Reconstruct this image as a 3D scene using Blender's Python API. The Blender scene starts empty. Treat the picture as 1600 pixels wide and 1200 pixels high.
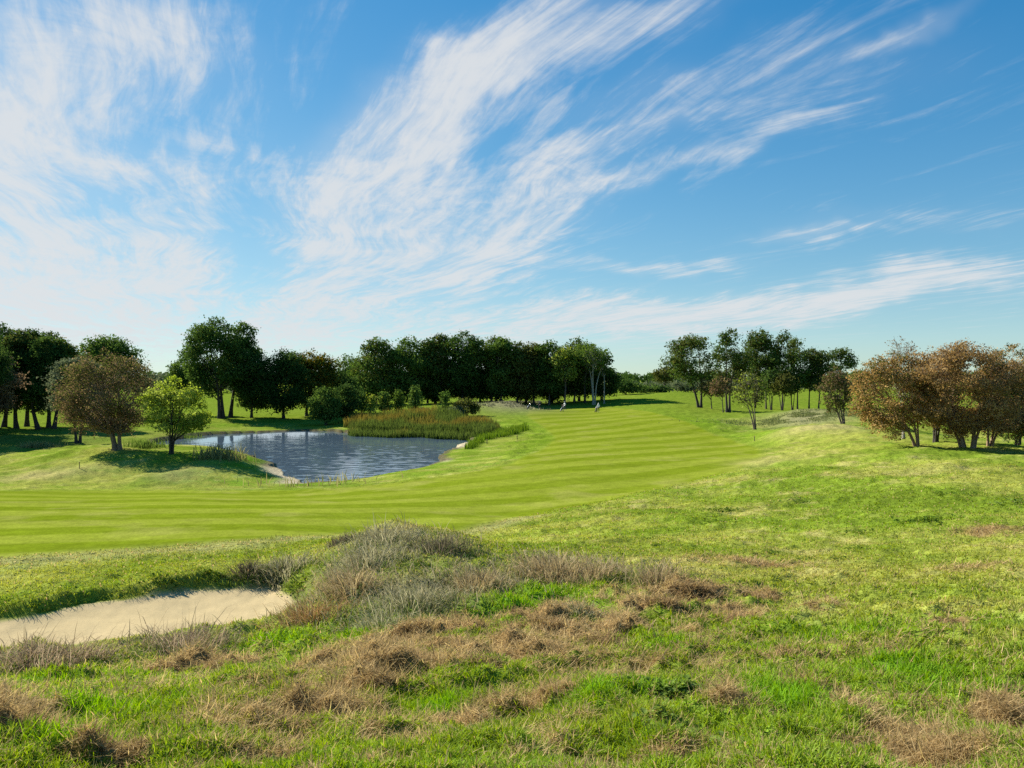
import bpy, math, random
import numpy as np
from mathutils import Vector

R = math.radians
F = 1202.0            # focal length in photo pixels (1600 wide)
HZ = 592.0            # horizon row of the photograph
EYE = 8.6             # eye height above datum; the pond lies at EYE-7.6 = 1.0
rng = np.random.default_rng(7)
scene = bpy.context.scene
COL = scene.collection

# ------------------------------------------------------------------ noise
def _hash(ix, iy, s):
    h = (ix.astype(np.int64) * 374761393 + iy.astype(np.int64) * 668265263 + s * 1442695041) & 0x7fffffff
    h = ((h ^ (h >> 13)) * 1274126177) & 0x7fffffff
    h = (h ^ (h >> 16)) & 0xffff
    return h / 65535.0

def vnoise(x, y, s=0):
    x0 = np.floor(x); y0 = np.floor(y)
    fx = x - x0; fy = y - y0
    fx = fx * fx * (3 - 2 * fx); fy = fy * fy * (3 - 2 * fy)
    a = _hash(x0, y0, s); b = _hash(x0 + 1, y0, s); c = _hash(x0, y0 + 1, s); d = _hash(x0 + 1, y0 + 1, s)
    return (a + (b - a) * fx) * (1 - fy) + (c + (d - c) * fx) * fy

def fbm(x, y, s=0, o=4):
    t = 0; a = .5; n = 0
    for k in range(o):
        t = t + a * vnoise(x, y, s + k * 17); n += a
        x, y = (x * 1.6 - y * 1.2) + 3.7, (x * 1.2 + y * 1.6) - 1.3
        a *= .5
    return t / n

def sst(a, b, x):
    t = np.clip((x - a) / (b - a), 0, 1)
    return t * t * (3 - 2 * t)

def mix(a, b, t):
    return a + (b - a) * t

# ------------------------------------------------------------------ terrain from surveyed points (photo column, photo row, distance)
CP = [
 # foreground knoll
 (-400,1200,3.5),(0,1200,3.5),(400,1200,3.5),(800,1200,3.5),(1300,1200,3.6),(1600,1200,3.6),(2000,1200,3.6),
 (-300,1100,5.2),(0,1100,5.2),(400,1100,5.2),(800,1100,5.2),(1300,1100,5.0),(1600,1100,5.0),
 (0,1084,6.9),(200,1078,6.9),(400,1058,7.0),(600,1030,7.4),(800,1000,8.2),(1000,1000,8.1),(1300,1000,8.0),(1600,1000,7.4),(1900,1000,7.2),
 (0,1068,8.4),(150,1060,8.6),(300,1042,9.0),(430,1008,9.9),(-300,1076,8.2),
 (480,950,11.5),(540,900,13.2),(700,930,11.5),(850,915,12.3),(1000,915,12.2),
 (550,846,16.6),(600,817,18.0),(680,828,17.4),(780,852,16.4),(900,874,15.0),(1040,900,13.2),(1150,905,13.2),
 # beyond the knoll
 (540,846,21.5),(640,856,22.0),(760,856,20.5),(900,845,20.0),(1000,850,19.0),
 (480,868,17.0),(430,888,15.5),(300,896,15.0),(200,905,14.6),(100,918,14.0),(0,933,13.5),(-300,960,12.6),
 (0,876,17.5),(200,862,19.0),(400,846,20.5),(-300,890,17.0),(300,875,17.5),
 # fairway
 (0,830,23.0),(0,800,28.8),(0,775,38.0),(0,757,49.0),(-400,800,28),(-400,757,49),
 (300,800,29.0),(300,775,38.5),(300,760,48.5),(500,800,30.0),(560,757,48.0),(640,745,50.5),(690,732,55.0),
 (700,790,34.0),(700,820,27.0),(900,740,46.0),(800,800,32.0),(720,715,68.0),(760,700,78.0),(800,690,84),
 (900,700,68.0),(900,670,100.0),(1000,750,43.0),(1100,700,66.0),(1100,660,105.0),(1050,635,150.0),
 (826,639,166.0),(880,641,158.0),(933,644,150.0),(830,665,108),(1000,620,195.0),(1050,615,204.0),(940,634,172),
 # left bank and hillock
 (0,725,60.0),(60,712,62.0),(110,704,64.0),(183,703,63.0),(268,712,60.0),(330,719,57.5),(385,731,56.0),(425,748,53.5),(300,740,52.5),(360,750,51.5),(120,735,55),(200,735,55),
 (100,757,49.5),(200,757,49.5),(-300,730,60),(0,700,78.0),(100,697,80),(200,693,83),(0,668,110.0),(90,668,110.0),(-300,670,110),
 (240,675,100.0),(50,652,140.0),(200,652,140),(345,654,129.0),(420,655,128.0),(400,664,119.0),(500,664,120.0),
 (400,640,172.0),(250,640,170),(-200,640,170),
 # behind the reeds, far row of trees
 (560,655,124.0),(640,655,124.0),(700,652,128.0),(760,646,136.0),(600,632,182.0),(700,631,182.0),(800,631,181.0),(900,630,182.0),
 (800,629,162.0),(760,630,160.0),(600,618,260),(800,618,260),
 # right side
 (1092,637,150.0),(1137,644,140.0),(1200,640,162.0),(1280,640,160.0),(1150,617,230.0),(1300,616,230.0),(1600,620,230),(2000,640,160),
 (1180,673,95.0),(1200,655,112.0),(1250,641,113.0),(1300,643,110.0),(1250,668,90),(1220,664,100),
 (1290,663,75.0),(1220,672,73.0),(1318,665,80.0),(1360,668,74),(1180,690,72.0),
 (1430,696,48.5),(1510,702,48.0),(1545,702,48.0),(1600,704,48),(1350,694,52.0),(1250,700,58.0),(2000,705,48),
 (1600,680,74.0),(1500,682,74),(1600,655,110),
 (1600,760,28.0),(1300,760,32.0),(1150,760,36.0),(1100,790,30.0),(1000,800,27.0),(2000,780,26),(1300,720,43),(1600,725,37),
 (1300,850,18.0),(1600,850,16.0),(1100,850,18.8),(1300,920,12.5),(1600,920,11.0),(2000,900,12),(1100,960,10.2),
]
WATER = -7.6
def px2xy(px, py, z):
    Y = -z * F / (py - HZ)
    return ((px - 800) / F * Y, Y)
_c = np.array(CP, float)
_cx = (_c[:,0] - 800) / F * _c[:,2]; _cy = _c[:,2]; _cz = -(_c[:,1] - HZ) / F * _c[:,2]
def toq(x, y):
    return np.arctan2(x, y) * 2.0, np.log(np.maximum(np.hypot(x, y), 2.6))
_q0, _q1 = toq(_cx, _cy)
def _phi(r2):
    return .5 * r2 * np.log(r2 + 1e-12)
_n = len(CP)
A = np.zeros((_n + 3, _n + 3))
A[:_n,:_n] = _phi((_q0[:,None]-_q0)**2 + (_q1[:,None]-_q1)**2) + np.eye(_n) * 2e-4
A[:_n,_n] = 1; A[:_n,_n+1] = _q0; A[:_n,_n+2] = _q1; A[_n:,:_n] = A[:_n,_n:].T
_w = np.linalg.solve(A, np.concatenate([_cz, np.zeros(3)]))
def _tps(a, b):
    out = np.empty(a.shape)
    for i in range(0, len(a), 60000):
        aa = a[i:i+60000]; bb = b[i:i+60000]
        out[i:i+60000] = _phi((aa[:,None]-_q0)**2 + (bb[:,None]-_q1)**2) @ _w[:_n] + _w[_n] + aa*_w[_n+1] + bb*_w[_n+2]
    return out

def polysd(x, y, poly):
    """signed distance to a closed polygon, positive inside"""
    P = np.array(poly, float); Q = np.roll(P, -1, 0)
    d2 = np.full(x.shape, 1e18); ins = np.zeros(x.shape, bool)
    for (ax, ay), (bx, by) in zip(P, Q):
        ex, ey = bx-ax, by-ay
        t = np.clip(((x-ax)*ex + (y-ay)*ey) / (ex*ex+ey*ey), 0, 1)
        d2 = np.minimum(d2, (x-ax-t*ex)**2 + (y-ay-t*ey)**2)
        c = ((ay > y) != (by > y)) & (x < (bx-ax)*(y-ay)/(by-ay+1e-12) + ax)
        ins ^= c
    d = np.sqrt(d2)
    return np.where(ins, d, -d)

POND = [px2xy(a, b, WATER) for a, b in [(222,703),(248,692),(285,684),(340,679),(400,676),(480,673),(525,675),(560,679),(650,681),(745,684),
        (735,692),(712,700),(700,712),(682,730),(640,747),(560,760),(470,765),(442,752),(428,739),(395,727),(360,719),(310,713),(268,710),(235,708)]]
SAND_Z = -4.1
BUNKER = [px2xy(a, b, SAND_Z) for a, b in [(438,925),(300,931),(200,944),(100,960),(0,978),(-200,1012),(-350,1030)]] + \
         [(-11.5,9.6),(-9.5,9.8),(-7,10.2),(-5,10.8),(-3.9,11.3)] + [px2xy(462,985,SAND_Z), px2xy(462,950,SAND_Z)]
BB = (-14, -2, 8, 17)

def h0(x, y):
    x = np.asarray(x, float); y = np.asarray(y, float); sh = x.shape
    x = x.ravel(); y = y.ravel()
    th = np.arctan2(x, y); r = np.hypot(x, y); lim = R(44)
    lr = np.log(np.clip(r, 2.6, 330))
    z = _tps(np.clip(th, -lim, lim) * 2, lr)
    back = np.abs(th) > lim
    if back.any():
        zz = .5 * (_tps(np.full(back.sum(), -2*lim), lr[back]) + _tps(np.full(back.sum(), 2*lim), lr[back]))
        z[back] = mix(z[back], zz, sst(lim, math.pi, np.abs(th[back])))
    z = mix(z, -6.2, sst(240, 420, r))
    # pond basin and bank
    m = (r > 45) & (r < 135) & (th < .05) & (th > -.6)
    if m.any():
        sd = polysd(x[m], y[m], POND); zm = z[m]
        sd = sd + (fbm(x[m]*.35, y[m]*.35, 5) - .5) * 2.2
        zi = WATER - np.minimum(.05 + .25*np.maximum(sd, 0), 1.6)
        zo = np.maximum(zm, WATER + np.minimum(.02 + .10*np.maximum(-sd, 0), .45))
        zb = mix(zo, np.minimum(zm, zo*.4 + .6*(WATER+.25)), sst(2.2, 0, -sd)*.8)
        z[m] = np.where(sd > 0, zi, np.maximum(zb, WATER + np.minimum(.02+.1*np.maximum(-sd,0), .45)))
    m = (x > BB[0]) & (x < BB[1]) & (y > BB[2]) & (y < BB[3])
    if m.any():
        sd = polysd(x[m], y[m], BUNKER) + (fbm(x[m]*1.6, y[m]*1.6, 9) - .5) * .35
        fl = SAND_Z + .10*(fbm(x[m]*.7, y[m]*.7, 3)-.5) + .016*(fbm(x[m]*5, y[m]*9, 12)-.5)
        w = sst(-.42, .0, sd)
        far_ = y[m] > 10.9 + (x[m]+10)*.08; w = np.where(far_, w, sst(-.05, .8, sd))
        z[m] = mix(z[m], np.minimum(fl + .12*np.exp(-np.maximum(sd,0)*2.5), z[m]), w)
    return z.reshape(sh)

def sandmask(x, y):
    out = np.full(np.shape(x), -5.0)
    m = (x > BB[0]) & (x < BB[1]) & (y > BB[2]) & (y < BB[3])
    out[m] = polysd(x[m], y[m], BUNKER) + (fbm(x[m]*1.6, y[m]*1.6, 9) - .5) * .35
    return out

_rt = np.exp(np.linspace(math.log(2.2), math.log(330), 2600))
def hit(px, py, f=None):
    """where the sight line through a photo pixel meets the ground"""
    dx = (px - 800) / F; dz = -(py - HZ) / F
    z = (f or h0)(dx*_rt, _rt)
    u = dz*_rt < z
    i = int(np.argmax(u)) if u.any() else len(_rt)-1
    return dx*_rt[i], _rt[i]

# fairway outline (photo), then in the log-polar plane
FAIR = [(-420,892),(0,876),(200,862),(400,846),(520,836),(700,833),(800,812),(960,780),(1080,752),(1150,735),(1192,716),(1185,700),(1130,682),
        (1085,664),(1050,652),(1020,644),(960,637),(880,637),(826,641),(822,650),(845,665),(868,684),(845,703),(790,728),(690,747),(560,761),(430,766),(200,767),(0,768),(-420,775)]
_fw = []
for a, b in FAIR:
    if a == 520: hx, hy = -5.2, 23.5
    elif a == 700: hx, hy = -1.9, 24.5
    else: hx, hy = hit(a, b)
    _fw.append((math.atan2(hx, hy)*2, math.log(math.hypot(hx, hy))))
def fairmask(x, y):
    a, b = toq(x, y)
    return polysd(a, b, _fw) * np.exp(b) * .6      # metres, roughly

# patches of the knoll (photo column, row, half width, half height)
def blobset(lst):
    o = []
    for px, py, rx, ry, w in lst:
        hx, hy = hit(px, py); a, b = toq(np.array(hx), np.array(hy))
        o.append((float(a), float(b), rx/F*2*.92, ry/(py-HZ), w))
    return o
def blobs(x, y, B):
    a, b = toq(x, y); t = np.zeros(np.shape(x))
    for ca, cb, ra, rb, w in B:
        t = np.maximum(t, w*np.exp(-((a-ca)/ra)**2 - ((b-cb)/rb)**2))
    return t
DRY = blobset([(640,1005,90,24,1),(760,1015,190,34,.55),(400,1125,180,45,.5),(900,968,150,24,.6),(560,1040,120,24,.55),(700,985,60,16,.9),(860,962,80,20,1),(960,985,60,18,.9),(900,990,70,20,1),(1080,930,60,22,1),(1000,950,60,18,.9),(620,1050,80,26,1),
  (1150,965,60,25,.9),(1260,945,45,14,.7),(330,1040,90,22,.8),(20,1115,70,45,1),(380,1130,110,40,.8),(470,1105,80,25,.9),(150,1190,100,18,.6),(440,1180,90,24,.6),
  (820,1100,70,22,.8),(740,1120,60,18,.7),(1080,990,60,20,.8),(1270,1080,40,18,.8),(1330,1110,50,22,.9),(1400,1140,60,22,.9),(1470,1175,70,22,.9),(1120,1110,50,22,.6),
  (1480,975,40,8,.7),(1500,985,40,8,.6),(1590,1130,40,35,.8),(1300,1160,60,20,.6),(560,1075,60,18,.7),(700,1040,60,18,.8),(1220,1030,40,15,.5),(800,1010,60,14,.7),
  (30,1165,60,50,.9),(1170,930,50,18,.6),(520,1010,40,14,.5),(1000,1040,60,14,.5),(280,1160,50,14,.4),(1180,880,110,14,.5),(1540,830,60,12,.5),(1520,890,70,12,.4),(640,1165,120,18,.4)])
LUSH = blobset([(150,1115,110,42,1),(690,1100,70,32,1),(910,1105,80,36,.9),(1220,1095,90,42,1),(1420,1060,100,50,.9),(1040,1015,60,25,.8),(800,948,70,16,.9),(1350,990,110,30,.7),
  (560,1000,60,20,.6),(300,1100,70,24,.7),(480,1040,60,18,.5),(1560,1000,60,60,.5),(60,1075,60,20,.8),(200,1060,80,16,.8),(430,1010,60,14,.8),(560,960,60,12,.8),(860,930,70,12,.7),
  (1000,1090,50,20,.6),(1180,1020,60,20,.5),(1530,1080,50,40,.6),(120,1180,100,30,.8),(1000,1160,90,30,.4)])
FESC = blobset([(600,838,70,14,1),(680,850,70,16,.8),(560,880,70,22,.9),(640,920,110,26,1),(760,905,90,22,1),(870,885,80,20,1),(950,895,70,16,.8),(1030,895,40,16,.6),(520,925,60,20,.9),
  (440,890,60,14,.9),(700,945,80,14,.7),(560,960,90,16,.6),(280,1005,70,10,.6),(60,1022,90,10,.7),(470,950,45,16,.7),(620,870,80,20,.8)])

def patches(x, y):
    wx = x + (fbm(x*2.2, y*2.2, 31)-.5)*.5*np.minimum(np.hypot(x, y)/8, 2); wy = y + (fbm(x*2.2, y*2.2, 57)-.5)*.5*np.minimum(np.hypot(x, y)/8, 2)
    d = blobs(wx, wy, DRY); l = blobs(wx, wy, LUSH); f = blobs(wx, wy, FESC)
    r = np.hypot(x, y)
    near = sst(16, 10, r)
    n = fbm(x*2.6, y*2.6, 77)
    d = np.clip(d*1.15 + (n-.53)*2.2*near*(.35+d), 0, 1) * (1 - .75*sst(.3, .8, l-d))
    return d, l, f

def relief(x, y):
    """height with the small bumps"""
    r = np.hypot(x, y); z = h0(x, y)
    m = (r < 300)
    xx = x[m]; yy = y[m]; rr = r[m]
    fm = sst(-2, 2, fairmask(xx, yy)); sm = sandmask(xx, yy)
    k = (1 - fm) * sst(.1, -.15, sm)
    b = (fbm(xx*.33, yy*.33, 21)-.5)*.55*sst(14, 40, rr)*sst(200, 90, rr) + (fbm(xx*1.1, yy*1.1, 22)-.5)*.22*sst(3, 12, rr) + (fbm(xx*3.5, yy*3.5, 23, 3)-.5)*mix(.13, .24, sst(16, 9, rr)) + (fbm(xx*1.6, yy*1.6, 26, 2)-.5)*.16*sst(16, 9, rr)
    near = rr < 22
    add = np.zeros(xx.shape)
    if near.any():
        d, l, f = patches(xx[near], yy[near])
        cl = fbm(xx[near]*4.2, yy[near]*4.2, 41, 3)
        add[near] = d*(1-.8*sst(.22, .34, xx[near]/np.maximum(yy[near], .5)))*(.10*sst(.40, .62, cl) + .06*sst(.35,.7,fbm(xx[near]*9, yy[near]*9, 43, 2))) + l*.03*cl + f*.08*cl
    b = b + fm*0
    pd = polysd(xx, yy, POND)
    k = k*np.where((rr > 45) & (rr < 135), sst(-3, -7, pd), 1)
    z[m] = z[m] + (b + add)*k + fm*(fbm(xx*.08, yy*.08, 3)-.5)*.25*sst(25, 40, rr)
    return z

def c3(*a): return np.array(a, float)
G_LUSH = c3(.085,.235,.008); G_MID = c3(.138,.200,.020); G_YEL = c3(.245,.265,.048); TAN = c3(.38,.33,.13); STRAW = c3(.60,.45,.22); HAY = c3(.27,.175,.078)
def lerpc(a, b, t): return a + (b - a) * t[:,None]

def albedo(x, y):
    r = np.hypot(x, y); n = len(x)
    n1 = fbm(x*.16, y*.16, 61); n2 = fbm(x*.5, y*.55, 62); n3 = fbm(x*.07, y*.07, 63); n4 = fbm(x*1.7, y*1.9, 64)
    g = lerpc(np.tile(G_MID, (n,1)), G_YEL, sst(.36, .66, .5*n1+.5*n2))
    g = lerpc(g, G_LUSH, sst(.55, .72, n3*.6+n4*.4)*.6)
    g = lerpc(g, TAN, sst(.56, .76, .45*n2+.55*n4)*.55)
    g = lerpc(g, lerpc(np.tile(G_MID, (n,1)), G_LUSH, sst(.35, .62, n2)), sst(15, 7, r)*.5)
    # mown rough on the slope: broad lengthwise swaths
    sw = .5+.5*np.sin((y*.9 + x*.35)*.55 + 5*n1)
    g *= (1 + .13*(sw-.5)*sst(12, 20, r))[:,None]
    fm = fairmask(x, y)
    # fairway with mowing stripes that turn with the hole
    t = np.clip((y-30)/75, 0, 1); slope = mix(.36, 1.0, t)
    s = y - slope*x*sst(-60, -10, x) + 1.5*(fbm(x*.05, y*.05, 70)-.5)*2
    s2 = np.where(y > 0, s, 0)
    per = 26.0*np.log(1+np.maximum(s2, 0)/26.0)
    ph = per*2*math.pi/1.95
    st = sst(-.35, .35, np.sin(ph))
    st = mix(.5, st, .25+.75*fbm(x*.1, y*.1, 72))
    fa = lerpc(np.tile(c3(.120,.168,.006), (n,1)), c3(.215,.250,.030), st*.75 + .20*n2)
    fa *= (.80 + .24*fbm(x*.25, y*.9, 75) + .16*fbm(x*1.5, y*1.5, 76))[:,None]
    fa = lerpc(fa, c3(.25,.25,.06), sst(.60, .78, fbm(x*.35+9, y*.35, 78))*.5)
    g = lerpc(g, fa, sst(-.5, .5, fm))
    # pale worn line along the near edge of the fairway, semi-rough beside it
    edge = np.exp(-((fm+.2)/.5)**2)*(x < 2)*(y < 30)
    g = lerpc(g, c3(.34,.31,.14), edge*.55)
    semi = sst(-9, -1, fm)*(1-sst(-.5, .5, fm))*sst(60, 75, r)
    g = lerpc(g, c3(.125,.20,.012), semi*.7)
    # grass beyond the fairway
    far = sst(105, 140, r)*(1-sst(-.5, .5, fm))
    g = lerpc(g, c3(.13,.19,.018), far*.85)
    # hillocks
    def spot(px, py, rx, ry): return blobs(x, y, blobset([(px, py, rx, ry, 1)]))
    g = lerpc(g, TAN*.95, np.clip(spot(1290,667,70,5)*1.1 + spot(60,742,90,6)*.95 + spot(1190,722,50,9)*.6 + spot(1440,735,40,6)*.5, 0, 1)*.8*sst(.2,.6,n2+.15))
    g = lerpc(g, c3(.20,.19,.10), np.clip(spot(1260,652,70,9)*.9 + spot(800,630,60,5)*1.1 + spot(275,740,50,8)*.5, 0, 1))
    g = lerpc(g, c3(.11,.15,.03), spot(60,690,160,14)*.8)  # dark rough grass behind the left hillock, with tree shade painted into it
    # foreground
    nr = r < 24
    if nr.any():
        d, l, f = patches(x[nr], y[nr])
        gg = g[nr]
        gg = lerpc(gg, G_LUSH*1.0, np.clip(l, 0, 1)*.85)
        gg = lerpc(gg, lerpc(np.tile(HAY*.55, (len(gg),1)), HAY*1.1, n4[nr]), sst(.2, .6, d)*.95)
        gg = lerpc(gg, c3(.20,.17,.10), f*.7)
        g[nr] = gg
    g = lerpc(g, c3(.30,.29,.075), np.clip(spot(1480,955,170,22)*.8 + spot(1590,1010,110,26)*.7 + spot(1250,905,150,14)*.6 + spot(1010,860,120,10)*.5, 0, 1)*sst(.25,.55,n4)*.8)
    # mud at the pond edge
    m = (r > 45) & (r < 135)
    if m.any():
        pd = polysd(x[m], y[m], POND) + (fbm(x[m]*.35, y[m]*.35, 5) - .5)*2.2
        mud = sst(-1.0, -.2, pd)
        mp = np.clip(blobs(x[m], y[m], blobset([(445,745,26,16,1),(420,735,18,6,.8),(722,694,16,4,1),(700,722,10,9,.7)]))*1.6, 0, 1)
        g[m] = lerpc(lerpc(g[m], c3(.10,.09,.05), mud), c3(.42,.36,.24), np.clip(mp*sst(-2.5, -.5, pd), 0, 1))
    sm = sst(-.02, .10, sandmask(x, y))
    sand = c3(.46,.365,.20)*(.94+.12*fbm(x*3, y*6, 81))[:,None]
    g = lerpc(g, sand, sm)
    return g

# ------------------------------------------------------------------ mesh helpers
def mesh_np(name, V, faces, mat=None, col=None, smooth=False, parent=None, mats=None, midx=None):
    """faces: list of (n,k) int arrays"""
    me = bpy.data.meshes.new(name)
    V = np.asarray(V, np.float32)
    me.vertices.add(len(V)); me.vertices.foreach_set('co', V.ravel())
    loops = np.concatenate([f.ravel() for f in faces]).astype(np.int32)
    tot = np.concatenate([np.full(len(f), f.shape[1]) for f in faces]).astype(np.int32)
    st = np.concatenate([[0], np.cumsum(tot)[:-1]]).astype(np.int32)
    me.loops.add(len(loops)); me.loops.foreach_set('vertex_index', loops)
    me.polygons.add(len(tot)); me.polygons.foreach_set('loop_start', st)
    if smooth: me.polygons.foreach_set('use_smooth', np.ones(len(tot), bool))
    if col is not None:
        a = me.color_attributes.new('tint', 'FLOAT_COLOR', 'POINT')
        c = np.ones((len(V), 4), np.float32); c[:,:3] = col
        a.data.foreach_set('color', c.ravel())
    for m_ in (mats or [mat]): me.materials.append(m_)
    if midx is not None: me.polygons.foreach_set('material_index', np.asarray(midx, np.int32))
    me.update(calc_edges=True); me.validate()
    o = bpy.data.objects.new(name, me); COL.objects.link(o)
    if parent: o.parent = parent
    return o

def tag(o, label=None, cat=None, group=None, kind=None):
    if label: o['label'] = label
    if cat: o['category'] = cat
    if group: o['group'] = group
    if kind: o['kind'] = kind
    return o

def empty(name, loc, label, cat, group=None, rz=0):
    o = bpy.data.objects.new(name, None); COL.objects.link(o)
    o.location = loc; o.rotation_euler.z = rz; o.empty_display_size = .3
    return tag(o, label, cat, group)

class Tubes:
    """tapered tubes along polylines, all one mesh"""
    def __init__(s): s.v = []; s.f = []; s.n = 0
    def add(s, pts, rad, k=6, cap=False):
        pts = np.asarray(pts, float); rad = np.asarray(rad, float); m = len(pts)
        d = np.gradient(pts, axis=0); d /= np.linalg.norm(d, axis=1)[:,None] + 1e-9
        ref = np.array([0,0,1.]) if abs(d[:,2]).mean() < .85 else np.array([1.,0,0])
        u = np.cross(d, ref); u /= np.linalg.norm(u, axis=1)[:,None] + 1e-9
        w = np.cross(d, u)
        a = np.arange(k)*2*math.pi/k
        ring = pts[:,None,:] + rad[:,None,None]*(np.cos(a)[None,:,None]*u[:,None,:] + np.sin(a)[None,:,None]*w[:,None,:])
        s.v.append(ring.reshape(-1,3))
        i = np.arange(m-1)[:,None]*k; j = np.arange(k)[None,:]; j2 = (j+1) % k
        q = np.stack([i+j, i+j2, i+k+j2, i+k+j], -1).reshape(-1,4) + s.n
        s.f.append(q); s.n += m*k
        if cap:
            for e in (0, m-1):
                s.v.append(pts[e][None]); c = s.n; s.n += 1
                base = c - 1 - (m*k) + 1 - (1 if e else 0) if False else None
                st = s.n - 1 - (m*k) - (0 if e == 0 else 1) + e*k
                t = np.stack([st+np.arange(k), st+(np.arange(k)+1) % k, np.full(k, c)], -1)
                s.f.append(np.concatenate([t, t[:,2:]], 1)[:, :3]) if False else s.tri(t)
        return s
    def tri(s, t):
        s.t = getattr(s, 't', []); s.t.append(t)
    def box(s, c, size, rot=None):
        c = np.asarray(c, float); h = np.asarray(size, float)/2
        p = np.array([[x,y,z] for z in (-1,1) for y in (-1,1) for x in (-1,1)], float)*h
        if rot is not None: p = p @ np.asarray(rot).T
        s.v.append(p + c)
        s.f.append(np.array([[0,2,3,1],[4,5,7,6],[0,1,5,4],[2,6,7,3],[0,4,6,2],[1,3,7,5]]) + s.n); s.n += 8
        return s
    def build(s, name, mat, parent=None, smooth=True):
        fs = [np.concatenate(s.f)] if s.f else []
        if getattr(s, 't', None): fs.append(np.concatenate(s.t))
        return mesh_np(name, np.concatenate(s.v), fs, mat, None, smooth, parent)

# ------------------------------------------------------------------ materials
def newmat(name):
    m = bpy.data.materials.new(name); m.use_nodes = True
    nt = m.node_tree; nt.nodes.clear()
    out = nt.nodes.new('ShaderNodeOutputMaterial')
    return m, nt, out
def N(nt, t, **k):
    n = nt.nodes.new(t)
    for a, v in k.items(): setattr(n, a, v)
    return n

def leafy(name, trans=.35, rough=.6, gloss=.0, hue=.485):
    m, nt, out = newmat(name)
    at = N(nt, 'ShaderNodeAttribute', attribute_name='tint')
    d = N(nt, 'ShaderNodeBsdfDiffuse'); t = N(nt, 'ShaderNodeBsdfTranslucent')
    hs = N(nt, 'ShaderNodeHueSaturation'); hs.inputs['Saturation'].default_value = 1.12; hs.inputs['Value'].default_value = 1.15; hs.inputs['Hue'].default_value = hue
    nt.links.new(at.outputs['Color'], d.inputs['Color']); nt.links.new(at.outputs['Color'], hs.inputs['Color']); nt.links.new(hs.outputs['Color'], t.inputs['Color'])
    mx = N(nt, 'ShaderNodeMixShader'); mx.inputs[0].default_value = trans
    nt.links.new(d.outputs[0], mx.inputs[1]); nt.links.new(t.outputs[0], mx.inputs[2])
    last = mx
    if gloss:
        gl = N(nt, 'ShaderNodeBsdfGlossy'); gl.inputs['Roughness'].default_value = .45; gl.inputs['Color'].default_value = (.9,.95,1,1)
        m2 = N(nt, 'ShaderNodeMixShader'); m2.inputs[0].default_value = gloss
        nt.links.new(mx.outputs[0], m2.inputs[1]); nt.links.new(gl.outputs[0], m2.inputs[2]); last = m2
    nt.links.new(last.outputs[0], out.inputs[0])
    return m

def simple(name, col, rough=.7, noise=0, scale=8, metal=0, bump=0):
    m, nt, out = newmat(name)
    b = N(nt, 'ShaderNodeBsdfPrincipled'); b.inputs['Roughness'].default_value = rough; b.inputs['Metallic'].default_value = metal
    b.inputs['Base Color'].default_value = (*col, 1)
    if noise or bump:
        tc = N(nt, 'ShaderNodeTexCoord'); nz = N(nt, 'ShaderNodeTexNoise'); nz.inputs['Scale'].default_value = scale; nz.inputs['Detail'].default_value = 5
        nt.links.new(tc.outputs['Object'], nz.inputs['Vector'])
        rp = N(nt, 'ShaderNodeValToRGB')
        rp.color_ramp.elements[0].position = .3; rp.color_ramp.elements[1].position = .7
        rp.color_ramp.elements[0].color = (*[c*(1-noise) for c in col], 1); rp.color_ramp.elements[1].color = (*[c*(1+noise) for c in col], 1)
        nt.links.new(nz.outputs['Fac'], rp.inputs[0]); nt.links.new(rp.outputs[0], b.inputs['Base Color'])
        if bump:
            bp = N(nt, 'ShaderNodeBump'); bp.inputs['Strength'].default_value = bump; bp.inputs['Distance'].default_value = .03
            nt.links.new(nz.outputs['Fac'], bp.inputs['Height']); nt.links.new(bp.outputs[0], b.inputs['Normal'])
    nt.links.new(b.outputs[0], out.inputs[0])
    return m

def ground_mat(name, fine, amt, bump, dist):
    m, nt, out = newmat(name)
    at = N(nt, 'ShaderNodeAttribute', attribute_name='tint')
    geo = N(nt, 'ShaderNodeNewGeometry')
    def nz(scale, det, rough=.6):
        n = N(nt, 'ShaderNodeTexNoise'); n.inputs['Scale'].default_value = scale; n.inputs['Detail'].default_value = det; n.inputs['Roughness'].default_value = rough
        nt.links.new(geo.outputs['Position'], n.inputs['Vector']); return n
    n1 = nz(fine, 6, .7); n2 = nz(fine*.17, 4)
    mr = N(nt, 'ShaderNodeMapRange'); mr.inputs[1].default_value = .3; mr.inputs[2].default_value = .7; mr.inputs[3].default_value = 1-amt; mr.inputs[4].default_value = 1+amt
    nt.links.new(n1.outputs['Fac'], mr.inputs[0])
    mr2 = N(nt, 'ShaderNodeMapRange'); mr2.inputs[1].default_value = .3; mr2.inputs[2].default_value = .7; mr2.inputs[3].default_value = 1-amt*.5; mr2.inputs[4].default_value = 1+amt*.5
    nt.links.new(n2.outputs['Fac'], mr2.inputs[0])
    mm = N(nt, 'ShaderNodeMath', operation='MULTIPLY'); nt.links.new(mr.outputs[0], mm.inputs[0]); nt.links.new(mr2.outputs[0], mm.inputs[1])
    vm = N(nt, 'ShaderNodeVectorMath', operation='SCALE'); nt.links.new(at.outputs['Color'], vm.inputs[0]); nt.links.new(mm.outputs[0], vm.inputs['Scale'])
    b = N(nt, 'ShaderNodeBsdfDiffuse'); nt.links.new(vm.outputs[0], b.inputs['Color'])
    bp = N(nt, 'ShaderNodeBump'); bp.inputs['Strength'].default_value = bump; bp.inputs['Distance'].default_value = dist
    nt.links.new(n1.outputs['Fac'], bp.inputs['Height']); nt.links.new(bp.outputs[0], b.inputs['Normal'])
    nt.links.new(b.outputs[0], out.inputs[0])
    return m

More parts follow.
